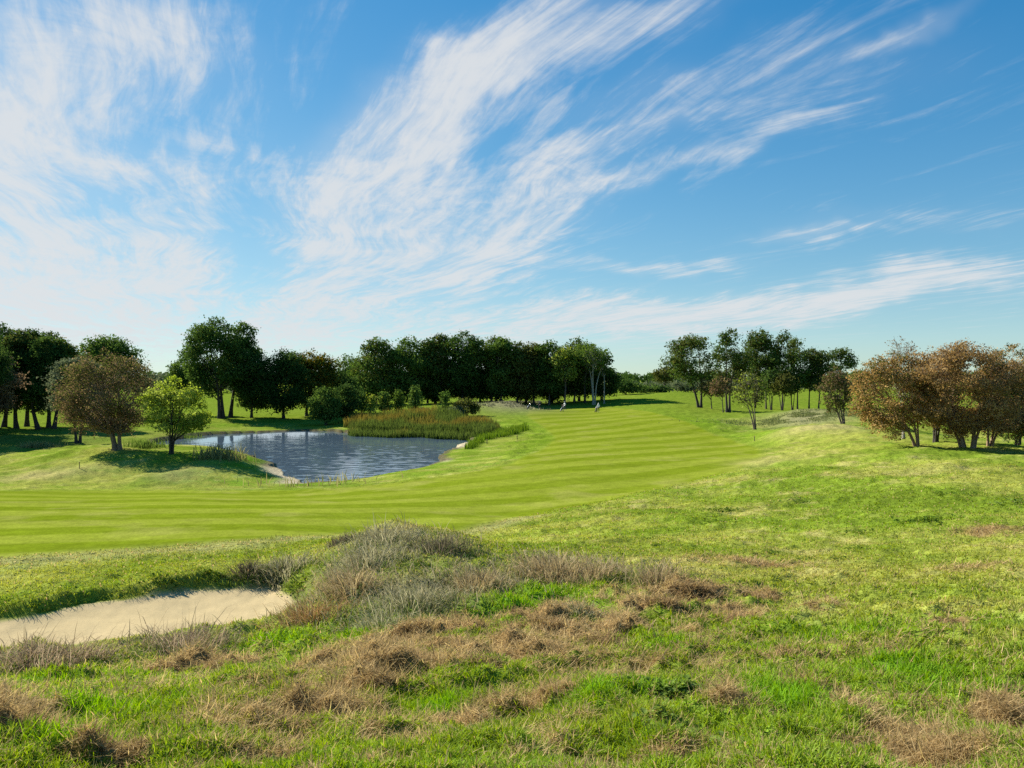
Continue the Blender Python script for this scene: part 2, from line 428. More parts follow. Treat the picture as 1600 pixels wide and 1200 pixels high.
M_GROUND = ground_mat('rough_turf', 6, .38, .7, .08)
M_FAIR = ground_mat('mown_turf', 11, .30, .4, .02)
M_SAND = ground_mat('bunker_sand', 22, .07, .35, .012)
M_LEAF = leafy('tree_leaves', .36)
M_GRASS = leafy('grass_blades', .42)
M_DRY = leafy('dry_stems', .42, hue=.507)
M_RUST = leafy('autumn_leaves', .50, hue=.50)
M_GREYTWIG = simple('grey_brown_twigs', (.17,.125,.09), .9, .35, 14)
M_TWIG = simple('pale_twigs', (.26,.17,.105), .9, .35, 14)
M_WEED = leafy('weed_leaves', .35)
M_BARK = simple('dark_bark', (.045,.036,.028), .9, .5, 14, bump=.6)
M_PALE = simple('pale_bark', (.30,.27,.22), .85, .4, 12, bump=.4)
M_MID = simple('brown_bark', (.10,.075,.055), .9, .45, 14, bump=.5)

def water_mat():
    m, nt, out = newmat('pond_water')
    b = N(nt, 'ShaderNodeBsdfPrincipled'); b.inputs['Base Color'].default_value = (.075,.115,.155,1); b.inputs['Roughness'].default_value = .04; b.inputs['IOR'].default_value = 1.333
    geo = N(nt, 'ShaderNodeNewGeometry'); mp = N(nt, 'ShaderNodeMapping'); mp.inputs['Scale'].default_value = (1,1.3,1); mp.inputs['Rotation'].default_value = (0,0,.5)
    nt.links.new(geo.outputs['Position'], mp.inputs[0])
    n1 = N(nt, 'ShaderNodeTexNoise'); n1.inputs['Scale'].default_value = 1.5; n1.inputs['Detail'].default_value = 3; n1.inputs['Distortion'].default_value = .6
    n2 = N(nt, 'ShaderNodeTexNoise'); n2.inputs['Scale'].default_value = .06; n2.inputs['Detail'].default_value = 2
    nt.links.new(mp.outputs[0], n1.inputs['Vector']); nt.links.new(geo.outputs['Position'], n2.inputs['Vector'])
    mr = N(nt, 'ShaderNodeMapRange'); mr.inputs[1].default_value = .35; mr.inputs[2].default_value = .65; mr.inputs[3].default_value = .35; mr.inputs[4].default_value = 1.0
    nt.links.new(n2.outputs['Fac'], mr.inputs[0])
    bp = N(nt, 'ShaderNodeBump'); bp.inputs['Distance'].default_value = .004
    nt.links.new(mr.outputs[0], bp.inputs['Strength']); nt.links.new(n1.outputs['Fac'], bp.inputs['Height']); nt.links.new(bp.outputs[0], b.inputs['Normal'])
    nt.links.new(b.outputs[0], out.inputs[0])
    return m

# ------------------------------------------------------------------ build the ground
def build_ground():
    th = np.concatenate([np.linspace(-46, 46, 760), np.arange(49, 312, 3.0)]); th = np.radians(th)
    rr = np.concatenate([np.exp(np.linspace(math.log(1.3), math.log(300), 820)), np.exp(np.linspace(math.log(310), math.log(9000), 36))])
    nt_, nr_ = len(th), len(rr)
    T, Rr = np.meshgrid(th, rr, indexing='ij')
    x = (np.sin(T)*Rr).ravel(); y = (np.cos(T)*Rr).ravel()
    z = relief(x, y); g = albedo(x, y)
    V = np.stack([x, y, z+EYE], 1)
    i = np.arange(nt_)[:,None]; j = np.arange(nr_-1)[None,:]; i2 = (i+1) % nt_
    q = np.stack([i*nr_+j, i*nr_+j+1, i2*nr_+j+1, i2*nr_+j], -1).reshape(-1,4)
    q = q[:, ::-1]
    cx = x[q].mean(1); cy = y[q].mean(1)
    cx = np.where(np.ptp(np.arctan2(x[q], y[q]), axis=1) > 3, 0, cx)
    fm = fairmask(cx, cy) > 0; sm = sandmask(cx, cy) > .03
    fm &= ~sm
    centre = np.array([[0, 0, h0(np.array([0.]), np.array([2.7]))[0]+EYE]])
    def sub(mask, name, mat, label, extra=None):
        qq = q[mask]; u, inv = np.unique(qq, return_inverse=True)
        VV = V[u]; CC = g[u]; fs = [inv.reshape(-1,4)]
        if extra is not None:
            lut = -np.ones(len(V), int); lut[u] = np.arange(len(u))
            ring = lut[np.arange(nt_)*nr_]; c = len(VV)
            VV = np.concatenate([VV, centre]); CC = np.concatenate([CC, [G_MID]])
            fs.append(np.stack([ring, np.roll(ring, -1), np.full(nt_, c)], 1)[:, ::-1])
        o = mesh_np(name, VV, fs, mat, CC, True)
        return tag(o, label, None, None, 'structure')
    sub(~fm & ~sm, 'ground', M_GROUND, 'rough grassy ground of the golf course', True)
    sub(fm, 'fairway', M_FAIR, 'striped mown fairway curving past the pond')
    sub(sm, 'bunker_sand', M_SAND, 'pale sand in the bunker below the knoll')
    # pond
    P = np.array(POND); c = P.mean(0); d = P - c; P = c + d*(1 + 2.2/np.linalg.norm(d, axis=1))[:,None]
    st_ = .105
    gx = np.arange(P[:,0].min(), P[:,0].max(), st_); gy = np.arange(P[:,1].min(), P[:,1].max(), st_*1.25)
    X_, Y_ = np.meshgrid(gx, gy, indexing='ij'); xx = X_.ravel(); yy = Y_.ravel()
    ins = polysd(xx, yy, P) > -.3
    # wind ripples, calmer in the lee of the far bank and the reeds
    far_edge = np.interp(xx, [-40,-30,-18,-8,0], [92,100,96,92,88])
    amp = mix(1., .18, sst(-9, 2, yy - far_edge)) * (.55 + .7*fbm(xx*.07, yy*.07, 15))
    zz = (fbm(xx*1.0+yy*.3, yy*2.6-xx*.3, 16, 2)-.5)*.055 + (fbm(xx*.5, yy*1.1+xx*.2, 18, 2)-.5)*.060
    zz = WATER + EYE + zz*amp*.55
    nx, ny = X_.shape; ii = np.arange(nx-1)[:,None]*ny; jj = np.arange(ny-1)[None,:]
    q = np.stack([ii+jj, ii+ny+jj, ii+ny+jj+1, ii+jj+1], -1).reshape(-1,4); q = q[ins[q].all(1)]
    u, inv = np.unique(q, return_inverse=True)
    o = mesh_np('water', np.stack([xx, yy, zz], 1)[u], [inv.reshape(-1,4)], water_mat(), None, True)
    tag(o, 'rippled blue pond reflecting the sky', None, None, 'structure')
build_ground()

def gz(x, y):
    return float(relief(np.array([float(x)]), np.array([float(y)]))[0]) + EYE
def gzs(x, y):
    return relief(np.asarray(x, float), np.asarray(y, float)) + EYE

# ------------------------------------------------------------------ leaf cards
def cards(P, size, rg, up=.0, outward=None, aspect=.62):
    n = len(P)
    nrm = rg.normal(size=(n,3)); nrm[:,2] += up
    if outward is not None: nrm += outward
    nrm /= np.linalg.norm(nrm, axis=1)[:,None]
    a = np.cross(nrm, rg.normal(size=(n,3))); a /= np.linalg.norm(a, axis=1)[:,None]
    b = np.cross(nrm, a)
    s = size*rg.uniform(.5, 1.6, n)
    a = a*(s*.5)[:,None]; b = b*(s*.5*aspect)[:,None]
    fold = nrm*(s*.10)[:,None]
    V = np.stack([P-a, P-b*1.0+fold, P+a, P+b*1.0+fold], 1).reshape(-1,3)
    f = np.arange(n*4).reshape(-1,4)
    return V, f

PAL = {
 'dark':   [(.030,.066,.018),(.064,.120,.028),(.115,.180,.044)],
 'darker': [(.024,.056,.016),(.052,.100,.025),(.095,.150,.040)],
 'mid':    [(.050,.100,.024),(.095,.165,.036),(.155,.230,.058)],
 'olive':  [(.055,.075,.020),(.095,.110,.028),(.140,.150,.045)],
 'yellow': [(.070,.085,.015),(.150,.120,.015),(.220,.160,.020)],
 'lime':   [(.165,.225,.030),(.285,.345,.058),(.400,.450,.120)],
 'sage':   [(.075,.100,.050),(.115,.145,.075),(.170,.195,.110)],
 'rust':   [(.250,.160,.060),(.410,.265,.105),(.550,.385,.190)],
 'brown':  [(.125,.088,.050),(.215,.150,.080),(.310,.230,.125)],
 'fresh':  [(.055,.105,.020),(.095,.160,.030),(.140,.210,.050)],
}
def pal(name, n, rg, bias=None):
    p = np.array(PAL[name]); t = np.clip(rg.beta(1.6, 1.8, n) if bias is None else bias + rg.normal(0, .12, n), 0, 1)*2
    lo = np.minimum(t.astype(int), 1); f = t - lo
    return p[lo]*(1-f)[:,None] + p[lo+1]*f[:,None]

TREES = []
def tree(name, label, cat, px, Y, top, left, right, bottom, col='dark', group=None, stems=1, dens=1.0, clump=.36, nclump=34, bark=None, spread=.25, col2=None,
         mix2=0., lean=0., twigs=0, size=None, shape='round', rtrunk=None, seed=None, base=None, leaf=None, depth=.85, flat=.8, gaps=0., fork=.35):
    """a broadleaf tree or shrub; column, distance, crown top/left/right/bottom as surveyed in photo pixels, converted to metres"""
    rg = np.random.default_rng(seed if seed is not None else (int(px*7+Y*13+top) % 99991))
    X = (px-800)/F*Y
    zb = gz(X, Y) - .05
    m = Y/F
    H = (HZ-top)*m + EYE - zb
    cz0 = max((HZ-bottom)*m + EYE - zb, .05*H)
    cxl = (left-px)*m; cxr = (right-px)*m
    rx = (cxr-cxl)/2; cx = (cxl+cxr)/2; ry = rx*depth
    ch = (H-cz0)/2; cc = np.array([cx, 0, cz0+ch])
    if size is None: size = max(.085, 1.75*Y/769)
    root = empty(name, (X, Y, zb), label, cat, group, 0)
    # clumps inside the envelope
    C = []; rad = []
    rc = clump*min(rx, ch*1.1)
    tries = 0
    while len(C) < nclump and tries < nclump*30:
        tries += 1
        d = rg.uniform(-1, 1, 3); k_ = (np.abs(d)**2.5).sum()**(1/2.5)
        u = rg.uniform(.3, 1)**.5
        p = d/k_*u
        if shape == 'round': s = 1
        elif shape == 'cone': s = .30 + .70*(1-(p[2]+1)/2)
        elif shape == 'umbrella': s = .55 + .45*sst(-.9, .3, np.array(p[2]))
        elif shape == 'column': s = .85
        else: s = 1
        q = cc + np.array([p[0]*(rx-rc*.62)*s, p[1]*(ry-rc*.62)*s, p[2]*(ch-rc*.62)])
        r_ = rc*rg.uniform(.65, 1.25)
        if C and min(np.linalg.norm(q-c) for c in C) < r_*.55: continue
        C.append(q); rad.append(r_)
    # leaders so that the outline is reached at the top and sides
    for d in ((0,0,1),(-.9,0,.1),(.9,0,.1),(.35,.2,.85),(-.4,-.1,.85),(-.75,0,-.45),(.75,0,-.45)):
        d = np.array(d, float); s = 1
        if shape == 'cone': s = .35 + .65*(1-(d[2]+1)/2)
        C.append(cc + np.array([d[0]*(rx-rc*.5)*s, d[1]*ry*s, d[2]*(ch-rc*.45)])); rad.append(rc*rg.uniform(.6, .9))
    C = np.array(C); rad = np.array(rad)
    if gaps:
        keep = rg.uniform(size=len(C)) > gaps*.5; C = C[keep]; rad = rad[keep]
    # trunk(s) and limbs
    tb = Tubes(); rt = rtrunk or max(.028*H**.9, .06)
    fk = cz0*fork + H*.04
    tops = []
    for s in range(stems):
        ang = 2*math.pi*s/max(stems, 1) + rg.uniform(0, 1)
        off = np.array([math.cos(ang), math.sin(ang)*.7, 0])*(rt*(.9 if stems < 5 else 2.6) if stems > 1 else 0)
        tgt = cc + np.array([math.cos(ang)*rx*spread*(1 if stems > 1 else .3), math.sin(ang)*ry*spread*(1 if stems > 1 else .3), ch*.35])
        p0 = off + np.array([0, 0, -.15]); pts = []
        L = np.array([lean*H, 0, 0])
        b = rg.normal(size=3)*.03*H; b[2] = 0
        for t in np.linspace(0, 1, 9):
            e = t**(1.25 if stems > 1 else 1.6)
            pts.append(p0*(1-t) + np.array([tgt[0]*e, tgt[1]*e, tgt[2]*t]) + L*math.sin(t*math.pi)*(.7) + b*math.sin(t*math.pi*1.7)*t)
        pts = np.array(pts)
        r0 = rt*(1 if stems == 1 else .72)
        rads = r0*(1-np.linspace(0, 1, 9)*.80); rads[0] *= 1.45; rads[1] *= 1.05
        tb.add(pts, rads, 8); tops.append((pts, rads))
    for c, r_ in zip(C, rad):
        k = rg.integers(len(tops)) if len(tops) == 1 else int(np.argmin([np.linalg.norm(t[0][-1]-c)+rg.uniform(0, rx*.5) for t in tops]))
        pts, rads = tops[k]
        zt = c[2] - np.linalg.norm(c[:2]-pts[5][:2])*.8 - rg.uniform(0, .15)*ch
        i = int(np.clip(np.argmin(np.abs(pts[:,2]-zt)), 2, 7))
        a = pts[i]; mid = (a+c)/2 + np.array([0, 0, .10*np.linalg.norm(c-a)]) + rg.normal(size=3)*.05*np.linalg.norm(c-a)
        ts = np.linspace(0, 1, 6)[:,None]
        lp = a*(1-ts)**2 + mid*2*ts*(1-ts) + c*ts**2
        tb.add(lp, np.linspace(rads[i]*.55, max(rads[i]*.10, .008), 6), 5)
        for _ in range(3 + twigs):
            i2 = rg.integers(2, 6); d = rg.normal(size=3); d[2] = abs(d[2])*.8; d /= np.linalg.norm(d)
            e = lp[i2] + d*r_*rg.uniform(.6, 1.15); mm = (lp[i2]+e)/2 + rg.normal(size=3)*.1*r_
            tb.add(np.array([lp[i2], mm, e]), [rads[i]*.16+.006, rads[i]*.09+.004+size*.03, .004+size*.04], 3)
    tr = tb.build('trunk', bark or M_BARK, root)
    # foliage
    if dens > 0:
        area = size*size*.31
        Ps = []; Os = []; Bs = []
        tot = dens*6.5*math.pi*rx*ch/area
        w = rad**2; w = w/w.sum()
        for c, r_, ww in zip(C, rad, w):
            n = max(int(tot*ww), 4)
            ns = max(n//8, 2); d = rg.normal(size=(ns,3)); d /= np.linalg.norm(d, axis=1)[:,None]
            n = ns*8
            rr_ = rg.uniform(0, 1, ns)**.42*(1 + .22*np.sin(d[:,0]*5+ww*999)*np.sin(d[:,1]*5+d[:,2]*4))
            off = d*rr_[:,None]*r_*np.array([1.1, 1.1, flat])
            off = np.repeat(off, 8, 0) + rg.normal(size=(n,3))*np.array([1.25,1.25,.75])*size*rg.uniform(.5, 1.3, ns).repeat(8)[:,None]
            Ps.append(c + off); Os.append(np.repeat(d, 8, 0)*.55)
            Bs.append(np.clip(rg.uniform(.15, .85) + np.repeat(rg.normal(0, .16, ns), 8), 0, 1))
        # a loose scatter between the clumps and stray sprays past the outline
        n = int(tot*.10)
        if n:
            d = rg.normal(size=(n,3)); d /= np.linalg.norm(d, axis=1)[:,None]
            Ps.append(cc + d*(rg.uniform(0, 1, n)**.4)[:,None]*np.array([rx*.98, ry*.98, ch*.98])*(1 if shape != 'cone' else .6)); Os.append(d*.3); Bs.append(np.full(n, .5))
        P = np.concatenate(Ps); O = np.concatenate(Os); B = np.concatenate(Bs)
        ok = P[:,2] > .03; P, O, B = P[ok], O[ok], B[ok]
        V, f = cards(P, size, rg, .25, O)
        col_ = pal(col, len(P), rg, B)
        if col2:
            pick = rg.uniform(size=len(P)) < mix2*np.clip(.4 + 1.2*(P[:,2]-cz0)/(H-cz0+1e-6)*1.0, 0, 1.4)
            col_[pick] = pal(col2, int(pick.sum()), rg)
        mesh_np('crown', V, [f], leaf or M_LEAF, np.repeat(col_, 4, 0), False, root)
    TREES.append(root)
    return root

# ------------------------------------------------------------------ trees
GL = 'dark trees on the left bank'
tree('leaning_tree', 'dark tree with a thin leaning trunk at the left edge of the photo', 'tree', 6, 110, 508, -42, 40, 646, 'darker', GL, lean=.05, seed=11, clump=.36)
tree('leaning_tree', 'dark tree with an olive top, trunk leaning right, second from the left edge', 'tree', 26, 108, 516, -8, 68, 646, 'darker', GL, lean=-.06, col2='olive', mix2=.35, seed=12)
tree('leaning_tree', 'dark dense tree with upright trunk in the middle of the left clump', 'tree', 42, 112, 513, 12, 92, 646, 'darker', GL, seed=13)
tree('leaning_tree', 'dark tree whose low trunk bends strongly right in the left clump', 'tree', 60, 106, 525, 40, 102, 646, 'dark', GL, lean=-.10, seed=14)
tree('leaning_tree', 'dark upright tree beside the bent trunk, right part of the left clump', 'tree', 76, 110, 519, 52, 108, 646, 'darker', GL, seed=15, col2='olive', mix2=.2)
tree('leaning_tree', 'dark tree leaning right at the right end of the left clump', 'tree', 84, 107, 529, 64, 124, 646, 'dark', GL, lean=.06, seed=16, col2='yellow', mix2=.12)
for i, (px, Y, top, l, r) in enumerate([(-60,100,500,-130,0),(-150,96,505,-220,-80),(-120,112,490,-190,-60),(-70,84,480,-150,-15),(-190,80,470,-280,-110),(-40,92,505,-100,8)]):
    tree('leaning_tree', 'dark tree beyond the left edge of the photo, casting shade on the bank', 'tree', px, Y, top, l, r, 632, 'darker', GL, seed=300+i)
tree('sparse_tree', 'grey brown half bare tree in front of the dark clump at the left edge', 'tree', -6, 98, 548, -50, 30, 655, 'brown', None, dens=.35, twigs=4, seed=17, bark=M_MID)
tree('tall_tree', 'tall dark tree rising behind the reddish brown tree', 'tree', 172, 138, 526, 122, 222, 625, 'dark', None, seed=18, shape='umbrella', col2='mid', mix2=.4)
tree('willow', 'pale grey green willow half hidden behind the reddish brown tree', 'tree', 122, 84, 556, 76, 168, 655, 'sage', None, seed=19, stems=2, size=.2)
tree('autumn_tree', 'round reddish brown autumn tree on the grassy hillock by the pond', 'tree', 183, 63, 549, 92, 240, 690, 'brown', None, stems=3, dens=.40, leaf=M_RUST, twigs=14, seed=20, bark=M_GREYTWIG, size=.105, col2='olive', mix2=.42, clump=.22, nclump=85, fork=.5, rtrunk=.24)
tree('young_tree', 'small lime green round tree beside the pond', 'tree', 267, 60, 588, 223, 327, 688, 'lime', None, stems=3, dens=.55, leaf=M_RUST, twigs=3, seed=21, size=.15, clump=.27, nclump=34, flat=.62, gaps=.25, rtrunk=.13, fork=.75)
tree('bushy_tree', 'small mid green tree at the left foot of the tallest tree', 'tree', 280, 140, 561, 258, 312, 632, 'mid', None, seed=22)
tree('tallest_tree', 'tallest dark green tree with two trunks on the far pond bank', 'tree', 346, 129, 497, 284, 388, 622, 'dark', None, stems=2, seed=23, nclump=44, clump=.29, spread=.12, col2='mid', mix2=.35, rtrunk=.42)
tree('tall_tree', 'tall dark tree growing against the right side of the tallest tree', 'tree', 360, 133, 505, 350, 410, 622, 'dark', None, seed=24, nclump=30, lean=.02, col2='mid', mix2=.3)
tree('shade_tree', 'dark low tree with shrubby base right of the tallest tree', 'tree', 393, 131, 556, 364, 432, 656, 'darker', None, seed=25)
tree('round_tree', 'broad dark tree leafy down to the grass on the far bank', 'tree', 443, 130, 548, 404, 484, 656, 'darker', None, seed=26, nclump=36)
tree('yellowing_tree', 'dark tree with a yellowing top on the far pond bank', 'tree', 479, 135, 548, 440, 530, 652, 'darker', None, seed=27, nclump=40, col2='yellow', mix2=.50, clump=.30)
tree('shade_tree', 'black green tree filling the gap right of the yellowing tree', 'tree', 522, 140, 575, 490, 556, 656, 'darker', None, seed=28)
tree('round_shrub', 'round bright green shrub at the left end of the reed bed', 'shrub', 509, 119, 605, 480, 537, 662, 'mid', None, seed=29, stems=3, nclump=34, clump=.3)
tree('dark_shrub', 'dark shrub at the water edge beside the reed bed', 'shrub', 542, 122, 600, 522, 560, 657, 'darker', None, seed=30, stems=3)
tree('airy_tree', 'thin airy tree with bare stems showing sky beyond the yellowing tree', 'tree', 544, 190, 554, 524, 566, 590, 'mid', None, dens=.40, seed=31, stems=2, twigs=3, shape='umbrella', rtrunk=.2)
GR = 'far row of tall trees beyond the reeds'
far = [
 (556,184,574,544,572,640,'fresh','pale yellow green tree at the left end of the far row'),
 (588,180,540,556,620,630,'mid','broad round green tree near the left end of the far row'),
 (640,182,538,612,668,632,'mid','second broad green tree of the far row, behind the saplings'),
 (668,188,545,650,696,634,'dark','darker tree tucked right of the two broad green trees'),
 (690,183,531,666,706,630,'dark','dark tree with a ragged narrow top in the far row'),
 (722,182,526,700,750,626,'darker','highest dark tree of the far row, above the grey green shrubs'),
 (750,186,540,732,770,628,'dark','dark tree right of the highest tree of the far row'),
 (768,184,534,760,786,618,'fresh','slim tree with a light top and sky showing on its left'),
 (782,181,535,768,800,624,'mid','mid green tree with a small domed top in the far row'),
 (808,182,543,788,834,626,'olive','olive yellow topped tree in the middle of the far row'),
 (834,183,545,814,856,624,'olive','brownish green tree beside the olive yellow one'),
 (858,181,543,840,880,626,'dark','dark tree with slender pale trunk behind the two left golf trolleys'),
 (882,178,549,870,896,600,'lime','narrow tree with a bright yellow green crown in the far row'),
 (897,186,540,880,922,620,'dark','dark round topped tree behind the narrow yellow green one'),
 (914,182,544,896,936,575,'fresh','light green tree left of the white forked trunk'),
]
for i, (px, Y, top, l, r, b, c, lab) in enumerate(far):
    tree('woodland_tree', lab, 'tree', px, Y, top-9, l-8, r+8, b, c, GR, seed=100+i, nclump=40, clump=.34, col2=['mid','olive','fresh'][i % 3], mix2=.3,
         dens=.6 if c in ('lime','fresh') else 1.0, bark=M_MID if i in (11,12,13) else M_BARK, rtrunk=.24, depth=1.0, gaps=.3 if i in (4,7) else 0)
tree('birch', 'sparse tree with white forked trunk at the right end of the far row', 'tree', 928, 176, 540, 904, 956, 582, 'fresh', None, stems=3, dens=.34, seed=130, bark=M_PALE, twigs=3, spread=.55, shape='umbrella', rtrunk=.26, fork=.6)
tree('birch', 'thin pale trunked tree standing outermost on the right of the far row', 'tree', 944, 178, 548, 930, 957, 590, 'dark', None, dens=.40, seed=131, bark=M_PALE, rtrunk=.16)
GU = 'dark undergrowth below the far row of trees'
und = [(572,178,598,550,598,'left end of the row'),(628,179,596,600,655,'second broad green tree'),(680,184,592,650,708,'ragged narrow top'),(730,184,585,700,762,'highest tree of the row'),(775,184,588,752,806,'small domed top'),
       (822,184,586,798,846,'olive yellow topped tree'),(862,184,584,838,886,'slender pale trunk'),(905,186,582,880,930,'narrow yellow green crown'),(940,186,588,924,962,'white forked trunk')]
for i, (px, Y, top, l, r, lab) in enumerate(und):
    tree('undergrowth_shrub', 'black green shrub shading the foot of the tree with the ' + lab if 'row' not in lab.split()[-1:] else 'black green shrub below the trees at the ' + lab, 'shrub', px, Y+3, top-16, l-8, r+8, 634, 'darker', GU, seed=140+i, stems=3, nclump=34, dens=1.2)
# saplings between reeds and wood
sap = [(566,128,614,554,577,'fresh','leftmost slim yellow green sapling behind the reeds'),(579,127,617,570,590,'lime','bright sapling second from the left behind the reeds'),
       (601,129,612,589,612,'mid','darker pointed sapling third from the left behind the reeds'),(621,129,609,611,634,'fresh','ragged light green sapling left of the tallest sapling'),
       (648,130,603,637,660,'mid','tallest pointed sapling behind the orange reeds'),(696,130,613,688,704,'mid','lone narrow sapling left of the round grey green shrub')]
for i, (px, Y, top, l, r, c, lab) in enumerate(sap):
    tree('sapling', lab, 'sapling', px, Y, top, l, r, 646, c, 'saplings behind the reed bed', seed=160+i, shape='cone', nclump=18, clump=.42, dens=.7, rtrunk=.07)
tree('round_shrub', 'round grey green shrub right of the lone narrow sapling', 'shrub', 729, 131, 624, 707, 750, 650, 'olive', None, seed=170, stems=4, nclump=30, clump=.3)
tree('low_shrub', 'low pale shrub against the left of the round grey green one', 'shrub', 711, 128, 637, 698, 724, 652, 'sage', None, seed=171, stems=4, nclump=16)
tree('low_shrub', 'low pale shrub at the back edge of the orange reeds', 'shrub', 660, 126, 638, 648, 674, 652, 'sage', None, seed=172, stems=4, nclump=16)
# beyond the fairway crest
tree('spreading_bush', 'large dark bush right of the far row of trees', 'bush', 978, 212, 593, 950, 1003, 616, 'dark', None, seed=180, stems=4, nclump=30)
tree('spreading_bush', 'low dark green bush left of the lone distant tree', 'bush', 1008, 222, 602, 988, 1026, 615, 'mid', None, seed=181, stems=4)
tree('spreading_bush', 'low dark bush right under the lone distant tree', 'bush', 1030, 224, 603, 1016, 1046, 615, 'darker', None, seed=182, stems=4)
tree('distant_tree', 'lone olive tree with flat crown beyond the fairway crest', 'tree', 1038, 240, 572, 1020, 1060, 600, 'olive', None, seed=183, shape='umbrella', dens=.7, bark=M_MID, rtrunk=.25)
tree('spreading_bush', 'pale low bush behind the forked tree trunks', 'bush', 1068, 250, 596, 1052, 1092, 614, 'sage', None, seed=184, stems=4)
# group on the right
tree('forked_tree', 'tall tree with V shaped double trunk at the left of the right hand group', 'tree', 1094, 150, 523, 1038, 1128, 606, 'mid', None, stems=2, dens=.50, seed=200, twigs=3, spread=.5, clump=.27, nclump=30, gaps=.3, col2='olive', mix2=.5, rtrunk=.34, size=.32, fork=.6)
tree('low_tree', 'brownish low tree between the V shaped trunks and the tallest airy tree', 'tree', 1112, 148, 590, 1086, 1132, 620, 'olive', None, dens=.40, seed=201, twigs=3, col2='brown', mix2=.4, bark=M_MID, rtrunk=.12)
tree('tall_tree', 'tall airy tree with forked dark trunk on the green slope', 'tree', 1138, 140, 514, 1112, 1172, 608, 'olive', None, stems=2, dens=.48, seed=202, twigs=3, spread=.35, clump=.27, nclump=28, gaps=.3, col2='dark', mix2=.5, rtrunk=.30, size=.32, fork=.6)
tree('low_tree', 'rusty brown low crown wrapped round the forked dark trunk', 'tree', 1130, 138, 585, 1106, 1148, 622, 'brown', None, dens=.40, seed=203, twigs=3, col2='olive', mix2=.4, rtrunk=.10)
GT = 'slender tall trees on the right'
slim = [(1180,166,513,1158,1219,602,'dark','slender tall tree with rounded dark top, left of the pair of equal height'),(1197,164,524,1170,1219,606,'mid','thin tall tree just right of the rounded dark top'),
        (1222,168,518,1204,1249,604,'dark','slender tall tree with ragged narrow top, right of the pair of equal height'),(1246,160,528,1226,1263,608,'mid','slim tree with light trunk right of the ragged narrow top'),
        (1264,162,544,1246,1291,610,'dark','shorter dark flat topped tree on the right of the slender trees'),(1279,160,548,1258,1303,616,'darker','dark tree next to the shorter flat topped one'),
        (1312,172,543,1287,1339,586,'dark','thin airy tree behind the small olive tree at the right end')]
for i, (px, Y, top, l, r, b, c, lab) in enumerate(slim):
    tree('slender_tree', lab, 'tree', px, Y, top, l, r, b, c, GT, dens=.46, seed=210+i, twigs=3, clump=.38, nclump=22, rtrunk=.17, bark=M_MID if i % 2 else M_BARK, size=.34, col2='olive', mix2=.35, gaps=.35)
low = [(1205,160,576,1190,1222,'dark','dark low tree under the slender tall trees, leftmost of three'),(1222,158,582,1203,1243,'olive','olive low tree under the slender tall trees, middle of three'),
       (1238,160,578,1224,1252,'dark','dark low tree under the slender tall trees, rightmost of three')]
for i, (px, Y, top, l, r, c, lab) in enumerate(low):
    tree('low_tree', lab, 'tree', px, Y, top, l, r, 620, c, 'low trees under the slender ones', dens=.55, seed=220+i, twigs=3, stems=3, rtrunk=.14, spread=.4)
tree('small_tree', 'small sparse olive tree with V shaped bare stems at the fairway edge', 'tree', 1180, 95, 579, 1142, 1200, 640, 'olive', None, stems=3, dens=.20, seed=230, twigs=9, spread=.6, col2='lime', mix2=.25, bark=M_MID, rtrunk=.13, fork=.9)
tree('small_tree', 'small olive brown tree left of the rusty willow thicket', 'tree', 1318, 80, 576, 1278, 1336, 648, 'olive', None, stems=3, dens=.40, seed=231, twigs=6, spread=.4, col2='brown', mix2=.4, bark=M_MID, rtrunk=.14, fork=.7)
# rusty thicket
tree('bare_tree', 'bare grey twigged tree rising behind the rusty bushes', 'tree', 1412, 58, 526, 1380, 1440, 640, 'brown', None, stems=3, dens=.05, seed=240, twigs=9, nclump=34, bark=M_PALE, rtrunk=.10, size=.10)
tree('willow_bush', 'rusty brown willow bush, left of the thicket, leaves hanging low', 'bush', 1433, 48.5, 546, 1334, 1458, 696, 'rust', None, stems=4, dens=.50, leaf=M_RUST, seed=241, twigs=15, nclump=74, clump=.22, bark=M_TWIG, size=.10, col2='olive', mix2=.30, spread=.6, rtrunk=.10)
tree('willow_bush', 'largest rusty brown willow bush with many splayed trunks', 'bush', 1512, 47.5, 529, 1412, 1596, 696, 'rust', None, stems=7, dens=.52, leaf=M_RUST, seed=242, twigs=15, nclump=95, clump=.19, bark=M_TWIG, size=.10, col2='brown', mix2=.35, spread=.7, rtrunk=.13)
tree('willow_bush', 'rusty willow bush at the right edge of the photo', 'bush', 1546, 48.5, 536, 1512, 1652, 696, 'rust', None, stems=4, dens=.50, leaf=M_RUST, seed=243, twigs=15, nclump=74, clump=.22, bark=M_TWIG, size=.10, col2='olive', mix2=.35, spread=.6, rtrunk=.11)
tree('dark_bush', 'dark green bush low behind the rusty willows at the right edge', 'bush', 1590, 53, 575, 1550, 1650, 690, 'dark', None, stems=3, dens=.7, seed=244, size=.14)
tree('dark_bush', 'dark green bush showing between the two rusty willow bushes', 'bush', 1462, 53, 578, 1436, 1500, 676, 'dark', None, stems=3, dens=.7, seed=245, size=.14)

